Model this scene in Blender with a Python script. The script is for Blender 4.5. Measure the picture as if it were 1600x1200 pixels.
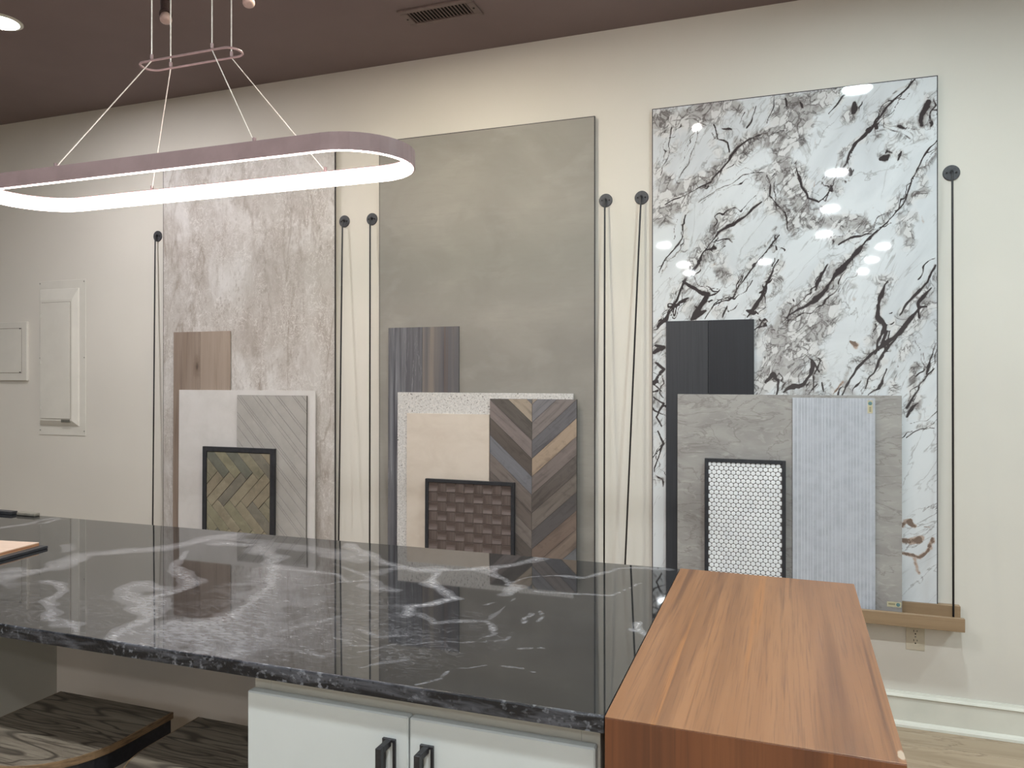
import bpy, bmesh, math, random
import numpy as np
from mathutils import Vector, Matrix
random.seed(7)
for o in list(bpy.data.objects): bpy.data.objects.remove(o)
SC = bpy.context.scene
COL = SC.collection
def S(r, g, b):
    def f(v):
        v /= 255.0
        return v/12.92 if v <= .04045 else ((v+.055)/1.055)**2.4
    return (f(r), f(g), f(b), 1.0)

# ------------------------------------------------------------ camera, world, exposure
cd = bpy.data.cameras.new('camera'); cam = bpy.data.objects.new('camera', cd); COL.objects.link(cam)
cam.location = (0, -3.67, 1.492)
cam.rotation_euler = (math.radians(90), 0, math.radians(19.8))
cd.sensor_width = 36; cd.lens = 36*1197/1600; cd.shift_y = -10/1600; cd.clip_start = .02
SC.camera = cam
w = bpy.data.worlds.new('world'); SC.world = w; w.use_nodes = True
w.node_tree.nodes['Background'].inputs[0].default_value = (.9, .95, 1, 1)
w.node_tree.nodes['Background'].inputs[1].default_value = .02
vs = SC.view_settings
vs.view_transform = 'Standard'; vs.look = 'None'; vs.gamma = 1; vs.use_curve_mapping = False
vs.exposure = 2.3
LIGHT = 92.0          # radiance of a ceiling downlight lens
RING = 4.5            # radiance of the pendant diffuser
# downlights: x, y, warm tint
NEUTRAL = (.93, .98, 1); WARM = (1, .93, .73); COOL = (.82, .98, 1); BLUE = (.97, .95, .96)
DOWN = [(-3.52, -1.07, BLUE), (-1.56, -1.12, WARM), (.38, -1.27, COOL), (2.32, -1.27, COOL),
        (-3.5, -3.2, NEUTRAL), (-1.56, -3.2, NEUTRAL), (.381, -3.21, NEUTRAL), (2.3, -3.2, COOL),  # all but the third here are unseen, added to light the room evenly
        (.396, -4.65, NEUTRAL), (.40, -6.10, NEUTRAL), (1.153, -7.25, NEUTRAL), (1.13, -8.43, NEUTRAL),
        (1.126, -9.68, NEUTRAL), (-.314, -8.10, NEUTRAL), (-1.48, -6.20, NEUTRAL), (-1.466, -8.02, NEUTRAL), (-1.495, -8.98, NEUTRAL)]

# ------------------------------------------------------------ materials
class NT:
    def __init__(s, name):
        s.m = bpy.data.materials.new(name); s.m.use_nodes = True
        s.t = s.m.node_tree; s.b = s.t.nodes['Principled BSDF']
        s.tc = s.t.nodes.new('ShaderNodeTexCoord').outputs['Object']
    def new(s, typ, **kw):
        n = s.t.nodes.new(typ)
        for k, v in kw.items(): setattr(n, k, v)
        return n
    def put(s, sock, v):
        if hasattr(v, 'is_linked') or isinstance(v, bpy.types.NodeSocket): s.t.links.new(v, sock)
        else: sock.default_value = v
    def math(s, op, a, b=0.0):
        n = s.new('ShaderNodeMath', operation=op); s.put(n.inputs[0], a); s.put(n.inputs[1], b); return n.outputs[0]
    def rng(s, v, lo, hi, amt=1.0):
        n = s.new('ShaderNodeMapRange', clamp=True); s.put(n.inputs[0], v)
        n.inputs[1].default_value = lo; n.inputs[2].default_value = hi; n.inputs[3].default_value = 0; n.inputs[4].default_value = amt
        return n.outputs[0]
    def mapping(s, scale, rot=0, off=None, axis=1):
        n = s.new('ShaderNodeMapping'); s.put(n.inputs[0], s.tc)
        r = [0, 0, 0]; r[axis] = math.radians(rot); n.inputs[2].default_value = r
        n.inputs[3].default_value = scale
        if off: n.inputs[1].default_value = off
        if rot:
            # rotate first, then scale
            n.inputs[3].default_value = (1, 1, 1)
            m2 = s.new('ShaderNodeMapping'); s.put(m2.inputs[0], n.outputs[0]); m2.inputs[3].default_value = scale
            return m2.outputs[0]
        return n.outputs[0]
    def tex(s, kind, scale, detail=5, dist=0, rot=0, off=None, axis=1, rough=.55):
        v = s.mapping(scale, rot, off, axis)
        if kind == 'noise' or kind == 'rings' or kind == 'ridge':
            n = s.new('ShaderNodeTexNoise'); s.put(n.inputs['Vector'], v); n.inputs['Scale'].default_value = 1
            n.inputs['Detail'].default_value = detail; n.inputs['Roughness'].default_value = rough; n.inputs['Distortion'].default_value = dist
            f = n.outputs['Fac']
            if kind == 'ridge': f = s.math('ABSOLUTE', s.math('SUBTRACT', f, .5))
            return f
        if kind == 'vor' or kind == 'edge' or kind == 'cell':
            if dist:
                n = s.new('ShaderNodeTexNoise'); s.put(n.inputs['Vector'], v); n.inputs['Scale'].default_value = 1.3; n.inputs['Detail'].default_value = 4
                a = s.new('ShaderNodeVectorMath', operation='MULTIPLY_ADD'); s.put(a.inputs[0], n.outputs['Color'])
                a.inputs[1].default_value = (dist, dist, dist); s.put(a.inputs[2], v); v = a.outputs[0]
            n = s.new('ShaderNodeTexVoronoi'); s.put(n.inputs['Vector'], v); n.inputs['Scale'].default_value = 1
            if kind == 'edge': n.feature = 'DISTANCE_TO_EDGE'
            if kind == 'cell':
                sp = s.new('ShaderNodeSeparateColor'); s.put(sp.inputs[0], n.outputs['Color']); return sp.outputs[0]
            return n.outputs['Distance']
    def attr(s, name):
        n = s.new('ShaderNodeAttribute'); n.attribute_name = name; return n.outputs['Fac']
    def mix(s, fac, a, b):
        n = s.new('ShaderNodeMix', data_type='RGBA'); s.put(n.inputs[0], fac); s.put(n.inputs[6], a); s.put(n.inputs[7], b); return n.outputs[2]

def layered(name, base, layers=(), rough=.5, bump=None, spec=.5, vary=0.0, coat=0.0, metal=0.0):
    """base colour with procedural layers mixed over it; each layer is a dict"""
    t = NT(name); c = base
    for L in layers:
        k = L.get('kind', 'noise')
        if k == 'attr':
            f = t.attr(L['attr'])
            if L.get('amp'):
                nz = t.tex('noise', L['scale'], L.get('detail', 5), L.get('dist', 0), L.get('rot', 0))
                f = t.math('ADD', f, t.math('MULTIPLY', t.math('SUBTRACT', nz, .5), L['amp']))
        elif k == 'blob':
            n = t.new('ShaderNodeVectorMath', operation='DISTANCE'); t.put(n.inputs[0], t.mapping(L['scale'], off=L['off'])); n.inputs[1].default_value = (0, 0, 0)
            f = t.math('ADD', n.outputs['Value'], t.math('MULTIPLY', t.tex('noise', (60, 60, 60), 3), L.get('amp', .3)))
        elif k == 'rings':
            f = t.tex('noise', L['scale'], L.get('detail', 2), L.get('dist', 0), L.get('rot', 0), L.get('off'))
            f = t.math('FRACT', t.math('MULTIPLY', f, L['n']))
            f = t.math('ABSOLUTE', t.math('SUBTRACT', f, .5))
        else:
            f = t.tex(k, L['scale'], L.get('detail', 5), L.get('dist', 0), L.get('rot', 0), L.get('off'), L.get('axis', 1), L.get('roughness', .55))
        f = t.rng(f, L['lo'], L['hi'], L.get('amt', 1.0))
        if 'mask' in L: f = t.math('MULTIPLY', f, t.rng(t.attr(L['mask']), L.get('mlo', .2), L.get('mhi', .7)))
        if 'brk' in L:
            f = t.math('MULTIPLY', f, t.rng(t.tex('noise', L['brk'], 3), .42, .6))
        c = t.mix(f, c, L['c'])
    if vary:
        oi = t.new('ShaderNodeObjectInfo'); hsv = t.new('ShaderNodeHueSaturation'); t.put(hsv.inputs['Color'], c)
        v = t.new('ShaderNodeMapRange'); t.put(v.inputs[0], oi.outputs['Random']); v.inputs[3].default_value = 1-vary; v.inputs[4].default_value = 1+vary
        t.put(hsv.inputs['Value'], v.outputs[0]); c = hsv.outputs[0]
    t.put(t.b.inputs['Base Color'], c)
    t.b.inputs['Roughness'].default_value = rough
    t.b.inputs['Specular IOR Level'].default_value = spec
    t.b.inputs['Metallic'].default_value = metal
    t.b.inputs['Coat Weight'].default_value = coat; t.b.inputs['Coat Roughness'].default_value = .03
    if bump:
        sc, de, st = bump[:3]
        n = t.new('ShaderNodeBump'); n.inputs['Strength'].default_value = st; n.inputs['Distance'].default_value = .002
        t.put(n.inputs['Height'], t.tex('noise', sc, de)); t.put(t.b.inputs['Normal'], n.outputs[0])
    return t.m
def emit(name, col, strength):
    t = NT(name); t.put(t.b.inputs['Base Color'], (.8, .8, .8, 1))
    t.b.inputs['Emission Color'].default_value = (*col, 1); t.b.inputs['Emission Strength'].default_value = strength
    return t.m

# ------------------------------------------------------------ mesh helpers
class MB:
    def __init__(s): s.v = []; s.f = []
    def add(s, vs, fs):
        o = len(s.v); s.v += [tuple(v) for v in vs]; s.f += [tuple(i+o for i in f) for f in fs]; return s
    def box(s, x0, x1, y0, y1, z0, z1):
        return s.add([(x, y, z) for z in (z0, z1) for y in (y0, y1) for x in (x0, x1)],
                     [(0, 2, 3, 1), (4, 5, 7, 6), (0, 1, 5, 4), (2, 6, 7, 3), (0, 4, 6, 2), (1, 3, 7, 5)])
    def loft(s, rings, cap=True):
        n = len(rings[0]); o = len(s.v)
        for r in rings: s.v += [tuple(p) for p in r]
        for k in range(len(rings)-1):
            for i in range(n):
                j = (i+1) % n; a = o+k*n
                s.f.append((a+i, a+j, a+n+j, a+n+i))
        if cap:
            s.f.append(tuple(o+i for i in reversed(range(n)))); s.f.append(tuple(o+(len(rings)-1)*n+i for i in range(n)))
        return s
    def prism(s, poly, z0, z1):          # poly in xy, ccw
        return s.loft([[(x, y, z0) for x, y in poly], [(x, y, z1) for x, y in poly]])
    def tube(s, pts, r, n=8, closed=False, radii=None):
        pts = [Vector(p) for p in pts]; rings = []; N = len(pts); up = None
        for i, p in enumerate(pts):
            a = pts[i-1] if (i or closed) else p; b = pts[(i+1) % N] if (i < N-1 or closed) else p
            d = (b-a).normalized()
            if up is None: up = Vector((0, 0, 1)) if abs(d.z) < .9 else Vector((1, 0, 0))
            u = d.cross(up).normalized(); v = u.cross(d).normalized(); up = v
            rr = radii[i] if radii else r
            rings.append([p + u*math.cos(t*2*math.pi/n)*rr + v*math.sin(t*2*math.pi/n)*rr for t in range(n)])
        if closed: rings.append(rings[0])
        return s.loft(rings, not closed)
    def disc_y(s, cx, cz, r, y0, y1, n=24, rx=None):   # short cylinder along y
        ring = [(cx+math.cos(t*2*math.pi/n)*(rx or r), cz+math.sin(t*2*math.pi/n)*r) for t in range(n)]
        return s.loft([[(x, y0, z) for x, z in ring], [(x, y1, z) for x, z in ring]])
    def cyl(s, cx, cy, r, z0, z1, n=24, r1=None):
        r1 = r if r1 is None else r1
        return s.loft([[(cx+math.cos(t*2*math.pi/n)*q, cy+math.sin(t*2*math.pi/n)*q, z) for t in range(n)] for q, z in ((r, z0), (r1, z1))])
    def mesh(s, name, mat, bevel=0, smooth=False):
        me = bpy.data.meshes.new(name); me.from_pydata(s.v, [], s.f)
        bm = bmesh.new(); bm.from_mesh(me); bmesh.ops.recalc_face_normals(bm, faces=bm.faces)
        if bevel:
            es = [e for e in bm.edges if len(e.link_faces) == 2 and e.calc_face_angle(0) > .5]
            bmesh.ops.bevel(bm, geom=es, offset=bevel, segments=1, affect='EDGES', clamp_overlap=True)
        bm.to_mesh(me); bm.free()
        if smooth:
            me.polygons.foreach_set('use_smooth', [True]*len(me.polygons))
        if mat: me.materials.append(mat)
        return me
    def build(s, name, mat, parent=None, bevel=0, smooth=False):
        """link the shape as one object; vertices are in the parent's coordinates"""
        return link(name, s.mesh(name, mat, bevel, smooth), parent)
def link(name, me, parent=None):
    o = bpy.data.objects.new(name, me); COL.objects.link(o)
    if parent: o.parent = parent
    return o
def tag(o, label, cat, group=None):
    o['label'] = label; o['category'] = cat
    if group: o['group'] = group
    return o
def thing(name, label, cat, loc=(0, 0, 0), rot=(0, 0, 0), group=None):
    o = bpy.data.objects.new(name, None); COL.objects.link(o); o.empty_display_size = .1
    o.location = loc; o.rotation_euler = rot
    return tag(o, label, cat, group)
def struct(o): o['kind'] = 'structure'; return o
def box(*a): return MB().box(*a)
def copy_tree(o, parent=None):
    c = o.copy(); COL.objects.link(c)
    if parent: c.parent = parent
    for ch in list(o.children): copy_tree(ch, c)
    return c
def clip(poly, x0, x1, z0, z1):
    for ax, lim, sg in ((0, x0, 1), (0, x1, -1), (1, z0, 1), (1, z1, -1)):
        out = []
        for i in range(len(poly)):
            a, b = poly[i-1], poly[i]; da = sg*(a[ax]-lim); db = sg*(b[ax]-lim)
            if (da >= 0) != (db >= 0):
                t = da/(da-db); out.append((a[0]+(b[0]-a[0])*t, a[1]+(b[1]-a[1])*t))
            if db >= 0: out.append(b)
        poly = out
        if len(poly) < 3: return []
    return poly
def area(p): return .5*sum(p[i-1][0]*p[i][1]-p[i][0]*p[i-1][1] for i in range(len(p)))
def inset(poly, d):
    q = []
    for p in poly:
        if not q or math.hypot(p[0]-q[-1][0], p[1]-q[-1][1]) > 2e-4: q.append(p)
    while len(q) > 2 and math.hypot(q[0][0]-q[-1][0], q[0][1]-q[-1][1]) < 2e-4: q.pop()
    if len(q) < 3: return []
    if area(q) < 0: q.reverse()
    n = len(q); L = []
    for i in range(n):
        a, b = q[i], q[(i+1) % n]; l = math.hypot(b[0]-a[0], b[1]-a[1]); nx, nz = -(b[1]-a[1])/l, (b[0]-a[0])/l
        L.append((a[0]+nx*d, a[1]+nz*d, b[0]-a[0], b[1]-a[1]))
    out = []
    for i in range(n):
        x1, z1, ux, uz = L[i-1]; x2, z2, vx, vz = L[i]; den = ux*vz-uz*vx
        if abs(den) < 1e-10: out.append((x2, z2)); continue
        t = ((x2-x1)*vz-(z2-z1)*vx)/den; out.append((x1+ux*t, z1+uz*t))
    return out if area(out) > 1e-5 else []
def piece(poly, y0, y1, gap, bev):
    """a flat piece of tile on an upright board: outline in xz, from depth y0 (back) to y1 (front, smaller y)"""
    a = inset(poly, gap/2)
    if len(a) < 3: return None
    b = inset(a, bev) or a
    if len(b) != len(a): b = a
    m = MB(); m.loft([[(x, y0, z) for x, z in a], [(x, y1+bev, z) for x, z in a], [(x, y1, z) for x, z in b]])
    return m

# ------------------------------------------------------------ painted stone fields (numpy)
rs = np.random.RandomState(3)
def vnoise(X, Y, f):
    L = rs.rand(96, 96); x = X*f; y = Y*f; i = np.floor(x).astype(int); j = np.floor(y).astype(int)
    u = x-i; v = y-j; u = u*u*(3-2*u); v = v*v*(3-2*v); g = lambda a, b: L[a % 96, b % 96]
    return (g(i, j)*(1-u)+g(i+1, j)*u)*(1-v)+(g(i, j+1)*(1-u)+g(i+1, j+1)*u)*v - .5
def lines(X, Y, L, grow=1.0, soft=2.0, taper=True, mod=1.0):
    F = np.zeros_like(X)
    for pts, wd, st in L:
        n = max(1, len(pts)-1)
        for k in range(n):
            a = pts[k]; b = pts[min(k+1, len(pts)-1)]; dx, dy = b[0]-a[0], b[1]-a[1]; l2 = dx*dx+dy*dy+1e-9
            t = np.clip(((X-a[0])*dx+(Y-a[1])*dy)/l2, 0, 1); d = np.hypot(X-a[0]-t*dx, Y-a[1]-t*dy)
            wl = wd*grow*.5
            if taper: wl = wl*(1.15-.5*np.abs((k+t)/n*2-1)**2)
            F = np.maximum(F, st*np.exp(-(d/np.maximum(wl*mod, .0021))**soft*.7))
    return F
def grid_mesh(name, x0, x1, y0, y1, step, fields, conv, extra, mats):
    nx = int(round((x1-x0)/step)); ny = int(round((y1-y0)/step))
    xs = np.linspace(x0, x1, nx+1); ys = np.linspace(y0, y1, ny+1); X, Y = np.meshgrid(xs, ys)
    P = conv(X, Y); V = P.reshape(-1, 3); i = np.arange(nx*ny); r = i//nx; c = i % nx; a = r*(nx+1)+c
    Fq = np.stack([a, a+1, a+nx+2, a+nx+1], 1)
    n0 = len(V); allv = V.tolist()+[list(v) for v in extra.v]; allf = Fq.tolist()+[[k+n0 for k in f] for f in extra.f]
    me = bpy.data.meshes.new(name); me.from_pydata(allv, [], allf)
    for nm, fn in fields.items():
        at = me.attributes.new(nm, 'FLOAT', 'POINT'); d = np.zeros(len(allv), dtype=np.float32); d[:n0] = fn(X, Y).reshape(-1); at.data.foreach_set('value', d)
    for m in mats: me.materials.append(m)
    mi = [0]*len(Fq)+[min(1, len(mats)-1)]*len(extra.f); me.polygons.foreach_set('material_index', mi)
    return me

# vein paths of the two veined stones, in metres on each slab
MV=[([(1.121,2.218),(1.01,2.107),(0.966,2.045),(0.886,1.956),(0.851,1.901),(0.797,1.827),(0.778,1.78),(0.723,1.715)],0.0062,1),([(1.01,2.107),(0.966,2.045),(0.94,2.009)],0.0114,1),([(1.193,1.953),(1.147,1.873),(1.096,1.773),(1.062,1.689),(1.001,1.617),(0.948,1.572),(0.904,1.516)],0.0062,0.9),([(0.904,1.516),(0.851,1.461),(0.806,1.404),(0.733,1.328),(0.64,1.262),(0.583,1.213)],0.0145,0.8),([(0.564,1.596),(0.507,1.529),(0.468,1.47),(0.41,1.381),(0.371,1.332),(0.281,1.293),(0.241,1.232)],0.0052,0.95),([(0.468,1.48),(0.463,1.465)],0.0124,0.9),([(0.555,1.476),(0.517,1.387),(0.488,1.307),(0.439,1.227)],0.0093,1.1),([(0.159,1.706),(0.128,1.603),(0.066,1.522),(0.024,1.44)],0.0062,0.9),([(0.291,2.12),(0.301,2.057),(0.336,2.022),(0.346,1.975)],0.0072,0.95),([(1.193,1.424),(1.164,1.35),(1.096,1.277),(1.044,1.211)],0.0134,1),([(1.18,1.33),(1.13,1.266),(1.121,1.2)],0.0165,0.9),([(1.001,1.366),(0.966,1.281),(0.957,1.213)],0.0145,1),([(0.851,2.194),(0.815,2.14),(0.778,2.11)],0.0052,0.8),([(0.555,2.232),(0.545,2.162),(0.521,2.104)],0.0072,0.8),([(0.468,2.192),(0.449,2.123),(0.429,2.094)],0.0083,0.8),([(0.097,2.131),(0.066,2.018),(0.034,1.905)],0.0052,0.7),([(0.21,2.108),(0.159,1.957),(0.128,1.886)],0.0041,0.7),([(0.583,2.047),(0.507,2.05),(0.439,2.032),(0.39,1.996),(0.331,1.94),(0.261,1.875),(0.169,1.809),(0.066,1.765)],0.0083,0.75),([(0.507,1.863),(0.526,1.76),(0.593,1.695),(0.602,1.614)],0.0062,0.8),([(0.497,1.879),(0.4,1.873),(0.351,1.846),(0.291,1.841),(0.22,1.764)],0.0041,0.7),([(0.63,1.912),(0.649,1.83),(0.677,1.738),(0.723,1.715)],0.0103,1),([(0.488,1.743),(0.41,1.688),(0.341,1.652),(0.281,1.573),(0.21,1.473),(0.149,1.392),(0.097,1.299),(0.055,1.237)],0.0093,0.9),([(0.281,1.573),(0.351,1.589),(0.361,1.578)],0.0052,0.8),([(0.149,1.402),(0.22,1.358),(0.261,1.346),(0.2,1.275),(0.18,1.234)],0.0124,1),([(0.341,1.291),(0.321,1.23)],0.0124,0.9),([(0.066,1.248),(0.118,1.309),(0.159,1.329)],0.0072,0.9),([(1.001,2.079),(1.001,2.021),(1.044,1.998),(1.104,1.962)],0.0052,0.6),([(0.824,1.639),(0.895,1.644),(0.94,1.602)],0.0052,0.5),([(0.668,1.689),(0.751,1.683),(0.797,1.631),(0.851,1.598)],0.0052,0.5),([(0.42,1.422),(0.395,1.361)],0.0072,0.7),([(0.545,1.547),(0.55,1.527)],0.0103,1),([(0.806,1.532),(0.86,1.558),(0.94,1.573)],0.0062,0.7),([(0.778,1.445),(0.751,1.397),(0.714,1.349)],0.0083,0.8),([(0.878,2.133),(0.876,2.099)],0.0155,1.1),([(1.172,2.107),(1.147,2.053),(1.143,2.015)],0.0207,0.75),([(1.053,2.016),(1.087,2.002)],0.0145,0.85),([(0.992,1.897),(1.027,1.908)],0.0165,0.9),([(1.07,1.918),(1.057,1.881)],0.0062,0.9),([(0.778,1.8),(0.786,1.774)],0.0145,1),([(0.86,1.866),(0.864,1.836)],0.0114,0.9),([(0.321,2.101),(0.361,2.087)],0.0186,0.7),([(0.612,1.308),(0.616,1.298)],0.0072,0.8),([(0.607,2.2),(0.612,2.164)],0.0155,0.95),([(1.164,1.248),(1.138,1.244),(1.087,1.198),(1.036,1.132),(0.975,1.075),(0.913,1.017),(0.86,0.949),(0.833,0.881)],0.0134,1.1),([(1.053,1.16),(0.992,1.046),(0.948,0.959),(0.922,0.901)],0.0072,0.95),([(0.957,1.259),(0.957,1.211),(0.984,1.162),(0.975,1.133)],0.0165,1.1),([(1.18,1.101),(1.155,1.016),(1.147,0.978)],0.0103,0.8),([(1.172,1.006),(1.121,0.94),(1.087,0.873),(1.07,0.825)],0.0093,0.75),([(1.01,0.978),(0.992,0.921),(0.94,0.882)],0.0062,0.85),([(0.705,1.039),(0.696,0.979),(0.668,0.929),(0.63,0.919),(0.583,0.894)],0.0145,1.1),([(0.507,0.939),(0.545,0.969),(0.569,0.939),(0.555,0.879)],0.0134,0.95),([(0.742,0.939),(0.755,0.9)],0.0114,1.05),([(0.705,0.989),(0.714,0.88)],0.0093,0.7),([(0.677,1.059),(0.705,1.039),(0.733,0.989)],0.0062,0.8),([(0.076,1.265),(0.055,1.224),(0.013,1.193)],0.0114,1),([(0.008,1.108),(0.045,1.097),(0.003,1.076)],0.0124,1),([(0.018,1.023),(0.05,1.002),(0.008,0.928),(0.045,0.896)],0.0114,1.05),([(0.003,0.864),(0.05,0.843),(0.013,0.779),(0.045,0.737)],0.0114,1.05),([(0.024,0.716),(0.045,0.653),(0.013,0.556),(0.003,0.513)],0.0093,0.9),([(0.003,0.503),(0.039,0.483),(0.045,0.441)],0.0062,0.8),([(1.07,0.787),(1.092,0.835),(1.113,0.854)],0.0072,0.9),([(1.07,0.691),(1.121,0.721),(1.18,0.732)],0.0041,0.8),([(1.079,0.749),(1.147,0.769),(1.189,0.827)],0.0031,0.6),([(1.13,0.712),(1.172,0.76),(1.189,0.78)],0.0031,0.6),([(0.478,1.173),(0.507,1.212),(0.517,1.202)],0.0072,0.8),([(0.439,1.265),(0.468,1.244)],0.0165,1),([(0.241,1.271),(0.18,1.231)],0.0155,1)]
MB_=[([(0.869,1.12),(0.886,1.11)],0.0124,0.9),([(1.079,0.309),(1.092,0.339),(1.098,0.311)],0.0083,0.9),([(1.079,0.254),(1.117,0.255)],0.0124,0.9),([(1.07,0.196),(1.13,0.203),(1.172,0.249)],0.0103,0.8),([(1.113,0.188),(1.13,0.151)],0.0114,0.6),([(1.134,0.303),(1.155,0.3)],0.0052,0.8),([(0.787,0.885),(0.824,0.949)],0.0083,0.6),([(0.719,1.993),(0.723,1.973)],0.0062,0.5),([(0.705,1.806),(0.703,1.791)],0.0062,0.5),([(0.944,1.689),(0.94,1.67)],0.0083,0.35),([(0.271,1.48),(0.321,1.498)],0.0083,0.4),([(0.851,1.803),(0.842,1.784)],0.0124,0.35),([(1.13,1.637),(1.155,1.587)],0.0103,0.3),([(0.851,1.314),(0.86,1.275)],0.0145,0.25),([(0.138,2.058),(0.133,2.022)],0.0052,0.5)]
MG=[([(0.034,2.18),(0.118,2.171),(0.23,2.21),(0.331,2.208)],0.0517,1),([(0.024,2.107),(0.097,2.131)],0.0258,0.6),([(0.824,2.208),(0.714,2.202),(0.64,2.171),(0.602,2.115),(0.593,2.046),(0.583,1.977),(0.583,1.927),(0.602,1.855),(0.63,1.772),(0.677,1.709)],0.0496,1),([(0.696,2.124),(0.658,2.069),(0.63,2.032)],0.0414,0.8),([(0.583,2.037),(0.488,2.037),(0.4,1.995),(0.341,1.94),(0.261,1.885),(0.159,1.81),(0.045,1.767)],0.0393,0.9),([(0.034,1.894),(0.097,1.857),(0.055,1.755)],0.0517,0.6),([(0.517,1.862),(0.536,1.739),(0.602,1.644)],0.0414,0.6),([(0.668,1.679),(0.778,1.662),(0.913,1.623)],0.0434,0.8),([(0.787,1.553),(0.913,1.594)],0.0269,0.7),([(0.351,1.671),(0.291,1.582),(0.23,1.493),(0.149,1.381)],0.0465,0.6),([(0.331,1.457),(0.351,1.435)],0.0414,0.6),([(0.251,1.502),(0.301,1.489)],0.031,0.5),([(1.147,1.759),(1.104,1.715)],0.0331,0.9),([(1.087,1.64),(1.096,1.515)],0.0372,0.6),([(0.913,1.516),(0.842,1.451),(0.751,1.347),(0.64,1.252)],0.0414,0.6),([(1.172,2.097),(1.143,2.025)],0.0352,0.7),([(1.044,2.017),(1.104,1.982)],0.0372,0.4),([(1.001,1.906),(1.036,1.893)],0.0352,0.4),([(0.723,1.247),(0.63,1.149),(0.583,1.05),(0.507,0.919)],0.0775,0.9),([(0.696,1.208),(0.649,1.029),(0.64,0.939)],0.062,0.7),([(0.507,1.182),(0.488,1.142)],0.0414,0.6),([(1.104,1.131),(1.096,1.074)],0.031,0.5),([(1.036,0.969),(1.001,0.921)],0.0207,0.6),([(1.164,0.997),(1.104,0.93),(1.079,0.854)],0.0207,0.8),([(0.024,1.129),(0.024,0.864)],0.0207,0.5)]
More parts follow.
